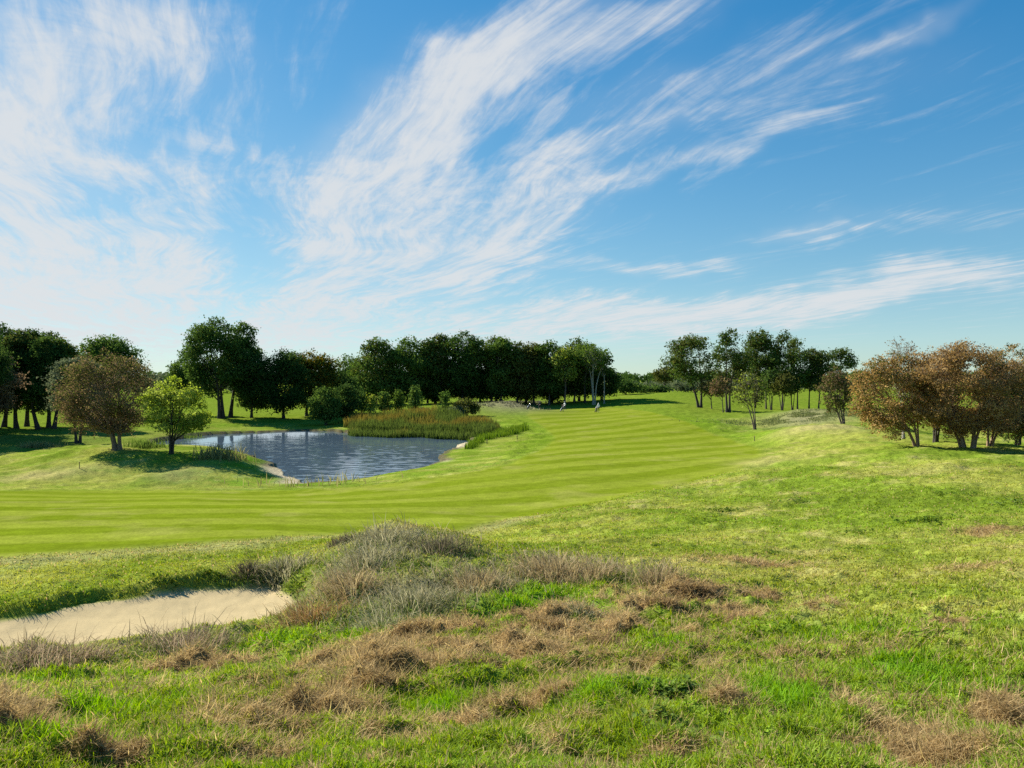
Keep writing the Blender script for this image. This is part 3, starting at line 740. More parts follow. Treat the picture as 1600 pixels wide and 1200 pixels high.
# far woods: one mass each
def wood(name, label, lo_, hi_, Y0, Y1, top0, top1, col, size, n, base):
    rg = np.random.default_rng(5000+int(lo_)); Ps = []; cs = []
    k = int((hi_-lo_)/F*(Y0+Y1)/2/(size*2.6)) + 3
    for _ in range(k*3):
        px = rg.uniform(lo_, hi_); Y = rg.uniform(Y0, Y1); X = (px-800)/F*Y
        tp = mix(top0, top1, .5+.5*math.sin(px*.045)*.8) + rg.uniform(-1.5, 3.0)
        zt = (HZ-tp)/F*Y + EYE; zb = -6.2+EYE
        h = zt-zb; c = np.array([X, Y, zb+h*.55]); r_ = np.array([size*rg.uniform(1.6, 3.0)]*2+[h*.5])
        d = rg.normal(size=(n,3)); d /= np.linalg.norm(d, axis=1)[:,None]
        Ps.append(c + d*(rg.uniform(0,1,n)**.35)[:,None]*r_); cs.append(pal(col, n, rg, np.full(n, rg.uniform(.2,.8))))
    P = np.concatenate(Ps); c = np.concatenate(cs); ok = P[:,2] > -6.4+EYE; P, c = P[ok], c[ok]
    V, f = cards(P, size, rg, .4)
    tag(mesh_np(name, V, [f], M_LEAF, np.repeat(c, 4, 0)), label, 'woodland', None, 'stuff')
wood('far_woodland', 'distant blue green wood along the horizon', -600, 2200, 780, 900, 580, 584, 'dark', 3.0, 60, 0)
wood('far_hedgerow', 'pale grey green hedgerow in front of the distant wood', 900, 1360, 380, 430, 592, 597, 'sage', 1.5, 60, 0)
wood('meadow_scrub', 'grey green scrub seen between the trees on the left', -40, 420, 300, 340, 583, 592, 'sage', 1.3, 60, 0)

# ------------------------------------------------------------------ blades
def blades(P, L, W, az, lean, bend, col, rg, name, mat, tipcol=None):
    """curved tapering blades; P (n,3), length, width, azimuth, lean from vertical and extra bend (rad)"""
    n = len(P)
    d = np.stack([np.sin(az), np.cos(az), np.zeros(n)], 1)
    ps = az + math.pi/2 + rg.normal(0, .7, n)
    w = np.stack([np.sin(ps), np.cos(ps), np.zeros(n)], 1)*(W*.5)[:,None]
    up = np.array([0,0,1.])
    a1 = lean; a2 = lean + bend*.6; a3 = lean + bend*1.4
    def st(p, a, l): return p + d*(np.sin(a)*l)[:,None] + up*(np.cos(a)*l)[:,None]
    m1 = st(P, a1, L*.38); m2 = st(m1, a2, L*.34); tip = st(m2, a3, L*.28)
    V = np.stack([P-w, P+w, m1-w*.9, m1+w*.9, m2-w*.62, m2+w*.62, tip], 1).reshape(-1,3)
    b = np.arange(n)[:,None]*7
    q = np.concatenate([b+np.array([[0,1,3,2]]), b+np.array([[2,3,5,4]])]); t = b+np.array([[4,5,6]])
    tc = col if tipcol is None else tipcol
    C = np.stack([col, col, mix(col,tc,.4), mix(col,tc,.4), mix(col,tc,.8), mix(col,tc,.8), tc], 1).reshape(-1,3)
    return V, q, t, C
def blade_obj(parts, name, mat, parent=None):
    V = []; Q = []; T = []; C = []; o = 0
    for v, q, t, c in parts:
        V.append(v); Q.append(q+o); T.append(t+o); C.append(c); o += len(v)
    return mesh_np(name, np.concatenate(V), [np.concatenate(Q), np.concatenate(T)], mat, np.concatenate(C), False, parent)

def sample_polar(n, r0, r1, p, rg, lim=42):
    u = rg.uniform(0, 1, n)
    r = (r0**(1-p) + u*(r1**(1-p) - r0**(1-p)))**(1/(1-p))
    th = R(1)*rg.uniform(-lim, lim, n)
    return np.sin(th)*r, np.cos(th)*r, r

def foreground_grass():
    rg = np.random.default_rng(3)
    nt = 270000
    x, y, r = sample_polar(nt, 1.7, 48, 1.66, rg, 52)
    k = 4
    j = np.maximum(.012, .0035*r)
    x = np.repeat(x, k) + rg.normal(0, 1, nt*k)*np.repeat(j, k); y = np.repeat(y, k) + rg.normal(0, 1, nt*k)*np.repeat(j, k); r = np.repeat(r, k)
    tr = np.repeat(rg.uniform(0, 1, nt), k); taz = np.repeat(rg.uniform(0, 2*math.pi, nt), k); tl = np.repeat(rg.uniform(0, 1, nt), k)
    ok = (sandmask(x, y) < -.06) & (fairmask(x, y) < .3)
    x, y, r, tr, taz, tl = x[ok], y[ok], r[ok], tr[ok], taz[ok], tl[ok]
    n = len(x)
    z = gzs(x, y); c = albedo(x, y)
    d, l, f = patches(x, y); near = (r < 24); d *= near; l *= near; f *= near
    n5 = fbm(x*5, y*5, 95, 3)
    pdry = np.clip(d*1.5 - .08 + (1-l)*(.06 + .75*sst(.52, .70, n5))*sst(13, 7, r), .03*(r < 14), 1)
    isdry = rg.uniform(size=n) < pdry
    W = np.maximum(.0052, .0011*r)
    P = np.stack([x, y, z], 1)
    g = ~isdry
    m = g & (rg.uniform(size=n) < 1 - .35*f - .5*d)
    L = (.030 + .040*tr + .10*l*(.35+.65*tr) + .03*f)*(1 + .012*r)*rg.uniform(.6, 1.3, n)
    L = np.where(r > 11, L*mix(1, .42, sst(11, 19, r)), L)
    v = (rg.uniform(.70, 1.25, n)*(.78 + .5*tl))[:,None]
    base = c*1.30*v; hue = rg.uniform(size=n)[:,None]
    ky = mix(.14, .30, sst(9, 16, r))[:,None]; base = base*(1-ky*hue) + np.array(G_YEL)*ky*hue
    tip = base*1.2 + np.array([.03,.025,.004])
    yel = rg.uniform(size=n) < .06*(1-l)
    base[yel] = STRAW*rg.uniform(.6, 1.1, (yel.sum(),1)); tip[yel] = base[yel]
    az = taz + rg.normal(0, .9, n); lean = np.clip(np.abs(rg.normal(.2, .2, n)) + .95*(1-l*.7)*tl*rg.uniform(.3, 1.1, n), 0, 1.4); bend = np.abs(rg.normal(.5, .4, n))
    A = blades(P[m], L[m], W[m]*1.1, az[m], lean[m], bend[m], base[m], rg, '', None, tip[m])
    o = blade_obj([A], 'grass', M_GRASS); tag(o, 'short green grass covering the knoll and slope', 'grass', None, 'stuff')
    x2, y2, r2 = sample_polar(120000, 13, 45, 1.5, rg)
    ok = (sandmask(x2, y2) < -.06) & (fairmask(x2, y2) < .3) & (rg.uniform(size=len(x2)) < .35+.9*fbm(x2*1.3, y2*1.3, 98)); x2, y2, r2 = x2[ok], y2[ok], r2[ok]; n2 = len(x2)
    P2 = np.stack([x2, y2, gzs(x2, y2)], 1); c2 = albedo(x2, y2)*(rg.uniform(.9, 1.3, n2)*(.85+.35*fbm(x2*2.5, y2*2.5, 99)))[:,None]
    st2 = rg.uniform(size=n2) < .10; c2[st2] = STRAW*rg.uniform(.6, 1., (st2.sum(),1))
    A2 = blades(P2, rg.uniform(.03, .075, n2)*(1+.004*r2), .0009*r2, rg.uniform(0, 6.28, n2), np.abs(rg.normal(.5, .4, n2)), np.abs(rg.normal(.5, .3, n2)), c2*1.1, rg, '', None, c2*1.3)
    o2 = blade_obj([A2], 'rough_sward', M_GRASS); tag(o2, 'mottled rough grass on the slope beside the fairway', 'grass', None, 'stuff')
    # dry cut stems, lying about in mats
    m = np.repeat(np.flatnonzero(isdry), 2)
    m = m[rg.uniform(size=len(m)) < .5 + .5*d[m]]; nn = len(m)
    L = (.05 + .15*rg.uniform(0, 1, nn)**1.6)*(1 + .010*r[m])*mix(.55, 1., sst(3., 6., r[m]))
    pz = P[m] + rg.normal(0, .02, (nn,3))*np.array([1,1,0])*(r[m]/6)[:,None]; pz[:,2] += rg.uniform(-.015, .045, nn)*np.clip(d[m], .25, 1)
    sh = np.clip(.40 + .9*(fbm(pz[:,0]*1.3, pz[:,1]*1.3, 97, 3)-.3) + rg.normal(0, .22, nn), 0, 1)
    cc = lerpc(np.tile(HAY*.85, (nn,1)), STRAW*1.05, sh)*rg.uniform(.6, 1.25, nn)[:,None]
    A = blades(pz, L, W[m]*rg.uniform(.5, 1.1, nn), taz[m]+rg.normal(0, .9, nn), np.clip(rg.normal(1.30, .30, nn), .3, 1.8), rg.normal(.15, .45, nn), cc, rg, '', None, cc*1.15)
    o = blade_obj([A], 'dry_thatch', M_DRY); tag(o, 'brown matted cut grass lying in clumps on the knoll', 'dry grass', None, 'stuff')
    # wispy fescue veil on the crest
    x, y, r = sample_polar(90000, 8, 21, 1.6, rg, 24)
    f = blobs(x, y, FESC)*(sandmask(x, y) < -.1)
    ok = rg.uniform(size=len(x)) < f*.45*(.2+fbm(x*1.8, y*1.8, 91)); x, y, r = x[ok], y[ok], r[ok]; n = len(x)
    P = np.stack([x, y, gzs(x, y)], 1)
    cc = lerpc(np.tile(c3(.22,.19,.10), (n,1)), c3(.56,.47,.31), rg.uniform(0, 1, n))
    L = rg.uniform(.12, .36, n)
    A = blades(P, L, np.maximum(.0045, .00085*r), rg.normal(-1.3, 1.1, n), np.abs(rg.normal(.5, .35, n)), np.abs(rg.normal(.9, .5, n)), cc*.75, rg, '', None, cc)
    o = blade_obj([A], 'fescue', M_DRY); tag(o, 'wispy grey tan fescue growing over the knoll crest', 'fescue', None, 'stuff')
foreground_grass()

def tussock(px, py, w, h, label, tone, n, lean=-.9, green=.3, seed=0):
    rg = np.random.default_rng(900+seed)
    X, Y = hit(px, py, lambda a, b: relief(np.atleast_1d(a)*np.ones_like(b), np.atleast_1d(b)))
    zb = gz(X, Y)
    root = empty('grass_tussock', (X, Y, zb), label, 'tussock', 'tussocks of fescue round the bunker and crest')
    ax = rg.normal(0, w*.30, n); ay = rg.normal(0, w*.20, n)
    az0 = np.arctan2(ax, ay)
    P = np.stack([ax, ay, gzs(ax+X, ay+Y)-zb-.01], 1)
    tones = {'purple': (c3(.18,.12,.07), c3(.54,.42,.29)), 'rust': (c3(.20,.11,.045), c3(.56,.37,.19)), 'grey': (c3(.18,.17,.08), c3(.58,.52,.33)), 'tan': (c3(.24,.17,.08), c3(.64,.50,.29)), 'dark': (c3(.07,.06,.035), c3(.22,.18,.12))}
    lo_, hi_ = tones[tone]
    c = lerpc(np.tile(lo_, (n,1)), hi_, rg.uniform(0, 1, n))
    n_ = n; L = h*rg.uniform(.45, 1.15, n)*(1+.5*(rg.uniform(size=n) < .12)); r = math.hypot(X, Y)
    out = rg.uniform(size=n) < .6
    az = np.where(out, az0 + rg.normal(0, .5, n), lean + rg.normal(0, .6, n))
    ln = np.clip(np.abs(rg.normal(.30, .25, n)) + .5*np.hypot(ax, ay)/w, 0, 1.3); bd = np.abs(rg.normal(.9, .45, n))
    A = blades(P, L, np.maximum(.0042, .00078*r)*rg.uniform(.6,1.3,n), az, ln, bd, c*.75, rg, '', None, c)
    blade_obj([A], 'dry_stems', M_DRY, root)
    ng = int(n*green)
    if ng:
        gx = rg.normal(0, w*.32, ng); gy = rg.normal(-w*.08, w*.20, ng)
        P = np.stack([gx, gy, gzs(gx+X, gy+Y)-zb-.01], 1)
        c = lerpc(np.tile(c3(.07,.13,.03), (ng,1)), c3(.16,.22,.07), rg.uniform(0, 1, ng))
        A = blades(P, h*.5*rg.uniform(.6, 1.2, ng), np.full(ng, .0005*r+.0022), np.arctan2(gx, gy)+rg.normal(0, .6, ng), np.abs(rg.normal(.4, .3, ng)), np.abs(rg.normal(.6, .3, ng)), c, rg, '', None, c*1.2)
        blade_obj([A], 'green_blades', M_GRASS, root)
T = [
 (55,1036,1.15,.42,'purple grey tussock at the left edge of the photo on the near bunker lip','purple',1500,.9,.25),
 (128,1032,.75,.34,'smaller greyish tussock on the near bunker lip, right of the leftmost one','purple',700,1.0,.4),
 (290,1018,1.05,.42,'arching purple tussock with green base on the near bunker lip','purple',1500,.3,.7),
 (485,972,.80,.40,'reddish brown tussock leaning over the right end of the bunker sand','rust',1300,-1.4,.15),
 (548,925,.80,.52,'pinkish upright tussock right of the bunker','tan',1200,-.5,.15),
 (445,900,.85,.40,'brown grey tussock above the far right corner of the bunker','grey',1000,-.6,.35),
 (390,897,.55,.34,'dark tussock over the bunker lip, left of the brown grey one','dark',600,-.8,.5),
 (533,848,.55,.24,'small dark tuft on the left shoulder of the knoll crest','dark',700,0,.3),
 (600,852,1.1,.50,'grey green tussock crowning the top of the knoll','grey',1600,-.6,.35),
 (575,884,1.0,.46,'dull grey tussock on the knoll between the crest and the pinkish one','grey',1300,-.7,.3),
 (690,862,.9,.36,'dark grey low tussock right of the knoll top','dark',900,.3,.6),
 (640,945,1.1,.42,'silvery tangled tussock in the middle of the knoll','grey',1700,-.9,.35),
 (745,922,.9,.38,'tan wispy tussock behind the bright green strip','tan',1200,-.7,.2),
 (865,905,1.15,.48,'broad tan feathery tussock, largest on the right of the crest','tan',2000,-.4,.15),
 (930,905,.8,.38,'thin tan tussock right of the broad feathery one','tan',900,.2,.3),
 (1026,918,.60,.46,'upright tan tussock at the right end of the knoll crest','tan',900,.1,.2),
 (600,985,.9,.36,'greyish green drooping tussock in front of the silvery one','grey',900,-1.2,.9),
 (905,958,.5,.22,'low silvery tuft beside the brown cut grass','grey',450,-1.2,.5),
]
for i, t in enumerate(T): tussock(*t[:6], int(t[6]*.45), *t[7:], seed=i)

def hay(px, py, w, h, label, seed):
    """a heap of matted cut stems"""
    rg = np.random.default_rng(1200+seed); X, Y = hit(px, py); zb = gz(X, Y)
    n = int(1300*w*(.6+w)); h *= .75
    d = rg.normal(size=(n,3)); d /= np.linalg.norm(d, axis=1)[:,None]; u = rg.uniform(0, 1, n)**.5
    lum = 1 + .35*np.sin(d[:,0]*6+seed)*np.sin(d[:,1]*5)
    x = d[:,0]*u*w*.5*lum; y = d[:,1]*u*w*.32*lum
    P = np.stack([x, y, gzs(x+X, y+Y)-zb + np.abs(d[:,2])*u*h*lum - .02], 1)
    c = lerpc(np.tile(c3(.15,.09,.05), (n,1)), c3(.50,.36,.17), rg.beta(1.3, 1.6, n))
    if 'straw' in label: c = c*.5 + .5*c3(.62,.50,.27)*rg.uniform(.7, 1.15, n)[:,None]
    A = blades(P, rg.uniform(.05, .14, n), np.full(n, max(.0045, .0009*Y)), rg.uniform(0, 6.28, n), np.clip(rg.normal(1.35, .3, n), .4, 1.9), rg.normal(.2, .4, n), c, rg, '', None, c*1.1)
    o = blade_obj([A], 'hay_clump', M_DRY); o.location = (X, Y, zb)
    tag(o, label, 'hay clump', 'clumps of cut grass on the knoll')
for i, t in enumerate([(716,965,.42,.26,'upright brown clump of cut grass below the silvery tussock'),(1085,935,.9,.15,'long dark brown clump of cut grass at the right end of the crest'),
   (1040,958,.7,.13,'brown clump of cut grass just left below the long dark one'),(880,985,.7,.15,'wide brown clump of cut grass in the centre of the foreground'),(800,985,.5,.12,'brown clump of cut grass left of the wide central one'),
   (945,1003,.6,.13,'frayed brown clump of cut grass right of the wide central one'),(640,1000,.5,.10,'small brown clump of cut grass on the left of the knoll middle'),(640,1045,.6,.13,'reddish brown clump of cut grass, nearest of the left middle ones'),
   (760,1055,.45,.10,'dark ragged clump of cut grass above a black hollow'),(330,1050,.55,.10,'brown clump of cut grass in front of the arching purple tussock'),(420,1075,.45,.08,'thin brown clump of cut grass right of the one by the arching tussock'),
   (30,1120,.6,.13,'straw coloured clump of cut grass at the left edge of the photo'),(470,1130,.45,.09,'brown clump of cut grass among the nearest green grass'),(1265,950,.30,.07,'lone small brown clump of cut grass on the right slope'),
   (1160,970,.5,.09,'flat tan clump of cut grass right of the frayed one'),(1220,1005,.28,.07,'tiny dark clump of cut grass in the green on the right'),(1340,1105,.75,.03,'pale straw clump of cut grass at the lower right'),(1450,1160,.75,.03,'pale straw clump of cut grass nearest the lower right corner')]):
    hay(*t, seed=i)

def weed(px, py, w, n, leaf, label, tone, seed, group, name='weed_patch', d3=.5):
    rg = np.random.default_rng(1500+seed); X, Y = hit(px, py); zb = gz(X, Y)
    x = rg.normal(0, w*.33, n); y = rg.normal(0, w*.33*d3, n)
    z = gzs(x+X, y+Y) - zb
    az = rg.uniform(0, 6.28, n); L = leaf*rg.uniform(.6, 1.3, n); tilt = rg.uniform(.15, .9, n)
    d = np.stack([np.sin(az)*np.cos(tilt), np.cos(az)*np.cos(tilt), np.sin(tilt)], 1); s = np.stack([np.cos(az), -np.sin(az), np.zeros(n)], 1)
    B = np.stack([x, y, z+rg.uniform(.0, leaf*.8, n)], 1); dn = np.array([0,0,-1.])
    V = []
    for t, ww, dr in ((0,.06,0),(.3,.30,.0),(.65,.26,.06),(1,.02,.22)):
        c_ = B + d*(L*t)[:,None] + dn*(L*dr)[:,None]; k = s*(L*ww)[:,None]; e = np.array([0,0,1.])*(L*ww*.35)[:,None]
        V += [c_-k+e, c_, c_+k+e]
    V = np.stack(V, 1).reshape(-1,3); b = np.arange(n)[:,None]*12
    q = np.concatenate([b+np.array([[i*3+j, i*3+j+1, i*3+j+4, i*3+j+3]]) for i in range(3) for j in range(2)])
    tones = {'dark': (c3(.055,.11,.012), c3(.13,.20,.03)), 'blue': (c3(.10,.16,.025), c3(.22,.30,.07)), 'lime': (c3(.14,.23,.015), c3(.28,.38,.04))}
    lo_, hi_ = tones[tone]; c = lerpc(np.tile(lo_, (n,1)), hi_, rg.uniform(0, 1, n))
    o = mesh_np(name, V, [q], M_WEED, np.repeat(c, 12, 0), True); o.location = (X, Y, zb)
    tag(o, label, 'weeds', group)
GWD = 'broadleaf weed patches on the rough slope'
for i, t in enumerate([(1442,816,1.3,170,.10,'largest dark broadleaf weed patch, below the rusty willow thicket','dark'),(1127,803,1.0,110,.10,'dark broadleaf weed patch on the left of the rough slope','dark'),
   (1120,818,.9,60,.08,'thin weed patch just below the leftmost dark one','dark'),(1250,788,1.1,70,.09,'scattered weed patch in the bright green band of the slope','blue'),(1484,775,1.3,90,.10,'weed patch high on the slope below the largest willow bush','dark'),
   (1341,831,.7,50,.08,'small weed patch left below the largest dark one','dark'),(1334,858,.45,36,.07,'tiny weed patch in the middle of the slope','dark'),(1439,851,.45,36,.07,'tiny weed patch straight below the largest dark one','blue'),
   (1581,790,1.4,90,.10,'bluish weed patch at the right edge of the slope','blue'),(1520,778,1.2,50,.09,'sparse weed patch between the bluish one and the willow thicket','blue'),(1208,865,.4,26,.06,'lone dark weed tuft low on the left slope','dark'),
   (1262,876,.4,26,.06,'dark weed tuft right beside the lone low one','dark'),(1307,876,.4,26,.06,'rightmost dark weed tuft of the low three','dark'),(1012,843,.6,60,.06,'bright green weed tuft near the hollow behind the crest','dark')]):
    weed(*t, seed=i, group=GWD)
GWN = 'leafy weeds in the foreground grass'
for i, t in enumerate([(1040,1090,.45,420,.055,'leafy grey green weeds in the middle foreground','blue'),(1075,1150,.40,320,.055,'leafy weeds with yellow green tips nearest the camera','blue'),(1090,1130,.10,16,.05,'bright yellow green leaf sprig among the leafy weeds','lime'),
   (632,1128,.24,70,.04,'small bright green leafy sprig left of centre','lime'),(1000,1070,.25,80,.04,'low bright leafed weeds behind the grey green ones','lime'),(900,1060,.3,70,.04,'scattered small leafed weeds in the green strip','lime'),
   (1210,1010,.25,40,.035,'few small weeds by the tiny dark clump of cut grass','blue'),(690,975,.5,110,.045,'leafy weeds under the upright brown clump','blue'),(235,1150,.12,24,.04,'tiny green leaf sprig in the dark green grass at lower left','lime')]):
    weed(*t, seed=50+i, group=GWN, name='leafy_weed', d3=.9)
GWB = 'weeds on the far bunker lip'
for i, t in enumerate([(250,912,.7,90,.07,'dark leafy weeds on the far bunker lip above the middle of the sand','dark'),(330,905,.6,70,.07,'dark leafy weeds on the far bunker lip towards the right corner','dark'),(470,915,.45,80,.06,'bright green leafy weed at the right corner of the bunker','lime')]):
    weed(*t, seed=80+i, group=GWB, name='leafy_weed')

# ragged turf fringe on the far bunker lip
def fringe():
    rg = np.random.default_rng(77); n = 26000
    x = rg.uniform(-13, -3.4, n); y = rg.uniform(11.5, 16, n)
    s = sandmask(x, y); ok = (s < -.02) & (s > -.8) & (rg.uniform(size=n) < np.exp(s*2.2)) & (y > 12.6 + (x+10)*.25)
    x, y = x[ok], y[ok]; n = len(x); P = np.stack([x, y, gzs(x, y)], 1)
    c = lerpc(np.tile(c3(.06,.12,.015), (n,1)), c3(.15,.20,.04), rg.uniform(0, 1, n))
    A = blades(P, rg.uniform(.08, .22, n), np.full(n, .009), rg.normal(math.pi, .8, n), np.abs(rg.normal(.6, .3, n)), np.abs(rg.normal(.9, .4, n)), c, rg, '', None, c*1.2)
    tag(blade_obj([A], 'bunker_fringe', M_GRASS), 'ragged grass hanging over the far lip of the bunker', 'grass', None, 'stuff')
fringe()

# ------------------------------------------------------------------ reeds and sedge at the pond
def stand(name, label, cat, poly, dens, L, W, lo_, hi_, tip, seed, wl=.0):
    rg = np.random.default_rng(seed); P_ = np.array(poly)
    x = rg.uniform(P_[:,0].min(), P_[:,0].max(), dens); y = rg.uniform(P_[:,1].min(), P_[:,1].max(), dens)
    ok = polysd(x, y, poly) + (fbm(x*.4, y*.4, 5)-.5)*2.5 > 0; x, y = x[ok], y[ok]; n = len(x)
    z = np.maximum(gzs(x, y), WATER+EYE-.05)
    h = L*(.55 + .8*fbm(x*.16, y*.16, 8))*rg.uniform(.5, 1.2, n)
    if wl: h = h*mix(.75, 1.45, sst(101, 117, y))
    k = rg.uniform(0, 1, n)*.6 + .4*fbm(x*.3, y*.3, 14)
    c = lerpc(np.tile(lo_, (n,1)), hi_, k); t = lerpc(np.tile(tip*.7, (n,1)), tip*1.2, k)
    if wl: t = lerpc(t, hi_*1.3, np.clip(sst(.38, .62, fbm(x*.22, y*.16, 19)) + sst(106, 99, y)*.6, 0, .9))
    A = blades(np.stack([x, y, z], 1), h, np.full(n, W), rg.uniform(0, 6.28, n), np.abs(rg.normal(.06, .06, n)), np.abs(rg.normal(.22, .2, n)), c, rg, '', None, t)
    tag(blade_obj([A], name, M_DRY if tip[0] > tip[1] else M_GRASS), label, cat, None, 'stuff')
RE = [px2xy(a, b, WATER) for a, b in [(552,682),(600,684),(650,684),(700,687),(745,689),(765,688)]] + [(-2.6,98.5),(-1.6,104),(-4,112),(-9,120),(-14,122),(-20,122),(-25,119),(-24,110)]
stand('reeds', 'orange brown reed bed along the far pond shore', 'reeds', RE, 26000, 1.40, .085, c3(.030,.060,.014), c3(.075,.105,.025), c3(.22,.16,.042), 31, 1.)
SE = [px2xy(a, b, -7.35) for a, b in [(728,700),(745,692),(790,681),(822,674),(826,680),(800,687),(760,694),(735,706)]]
stand('sedge', 'bright green sedge along the right pond bank', 'sedge', SE, 7000, .75, .07, c3(.05,.11,.015), c3(.095,.17,.02), c3(.13,.21,.03), 32)
for i, (px, py, lab) in enumerate([(345,716,'tuft of tall pale reeds on the near pond shore right of the lime tree'),(225,698,'green rush clump at the left tip of the pond'),(305,690,'dark rush clump on the left pond shore'),(500,757,'thin reeds at the near water edge'),(60,700,'grey green rough grass clump at the left, behind the hillock')]):
    rg = np.random.default_rng(600+i); X, Y = hit(px, py); zb = gz(X, Y); n = 420 if i != 3 else 90
    sx = .9 if i != 3 else 2.2
    ax = rg.normal(0, sx, n); ay = rg.normal(0, .7, n)
    P = np.stack([ax, ay, gzs(ax+X, ay+Y)-zb], 1)
    lo_, hi_ = (c3(.05,.10,.02), c3(.14,.20,.05)) if i not in (0,3,4) else (c3(.16,.17,.06), c3(.32,.29,.13))
    c = lerpc(np.tile(lo_, (n,1)), hi_, rg.uniform(0, 1, n))
    A = blades(P, rg.uniform(.4, 1.15, n)*(1.2 if i == 0 else .8), np.full(n, .055), rg.uniform(0, 6.28, n), np.abs(rg.normal(.15, .15, n)), np.abs(rg.normal(.4, .3, n)), c, rg, '', None, c*1.15)
    o = blade_obj([A], 'rush_clump', M_GRASS); o.location = (X, Y, zb); tag(o, lab, 'rushes', 'rush clumps round the pond')

# rough tussocky grass on the two distant mounds and the semi-rough
def moundgrass(name, label, lst, seed, lo_, hi_, L, W):
    rg = np.random.default_rng(seed); out = []
    for px, py, rx, ry, n in lst:
        X, Y = hit(px, py)
        x = X + rg.normal(0, rx, n); y = Y + rg.normal(0, ry, n); q = fbm(x*.5, y*.5, seed) > .42; x, y = x[q], y[q]
        out.append(np.stack([x, y, gzs(x, y)], 1))
    P = np.concatenate(out); n = len(P); c = lerpc(np.tile(lo_, (n,1)), hi_, rg.uniform(0, 1, n))
    A = blades(P, L*rg.uniform(.5, 1.2, n), np.full(n, W), rg.normal(-1, 1.2, n), np.abs(rg.normal(.4, .3, n)), np.abs(rg.normal(.6, .3, n)), c*.8, rg, '', None, c)
    tag(blade_obj([A], name, M_DRY), label, 'grass', None, 'stuff')
moundgrass('rough_grass', 'grey green tussocky grass on the mound below the right hand trees', [(1255,648,6,3,6000),(1230,655,4,3,2500),(1300,650,4,3,2500)], 51, c3(.15,.18,.05), c3(.32,.33,.14), .19, .10)
moundgrass('mound_grass', 'grey tall grass on the low mound behind the golf trolleys', [(800,629,5,2,2600),(770,632,4,3,1500)], 52, c3(.15,.15,.08), c3(.32,.30,.20), .55, .16)

# ------------------------------------------------------------------ marker stakes
GS = 'marker stakes along the fairway edges'
M_STAKE = simple('stake_paint', (.05,.035,.03), .7, .2, 20); M_RED = simple('red_stake_cap', (.22,.05,.03), .6)
for px, py, h, lab in [(1179,690,.50,'short dark marker stake at the right fairway edge below the small sparse tree'),(808,687,.50,'dark marker stake at the right end of the bright green sedge'),
                       (761,694,.50,'dark marker stake on the pond bank beside the sedge'),(124,737,.48,'short brown marker stake on the hillock left of the autumn tree')]:
    X, Y = hit(px, py); zb = gz(X, Y)
    r = empty('marker_stake', (X, Y, zb), lab, 'stake', GS)
    w = max(.05, .0009*Y)
    Tubes().add([(0,0,-.2),(0,0,h*.8)], [w*.5,w*.5], 8).build('post', M_STAKE, r, False)
    t = Tubes().add([(0,0,h*.8),(0,0,h*.98),(0,0,h)], [w*.52,w*.52,w*.1], 8); t.build('cap', M_RED, r, False)

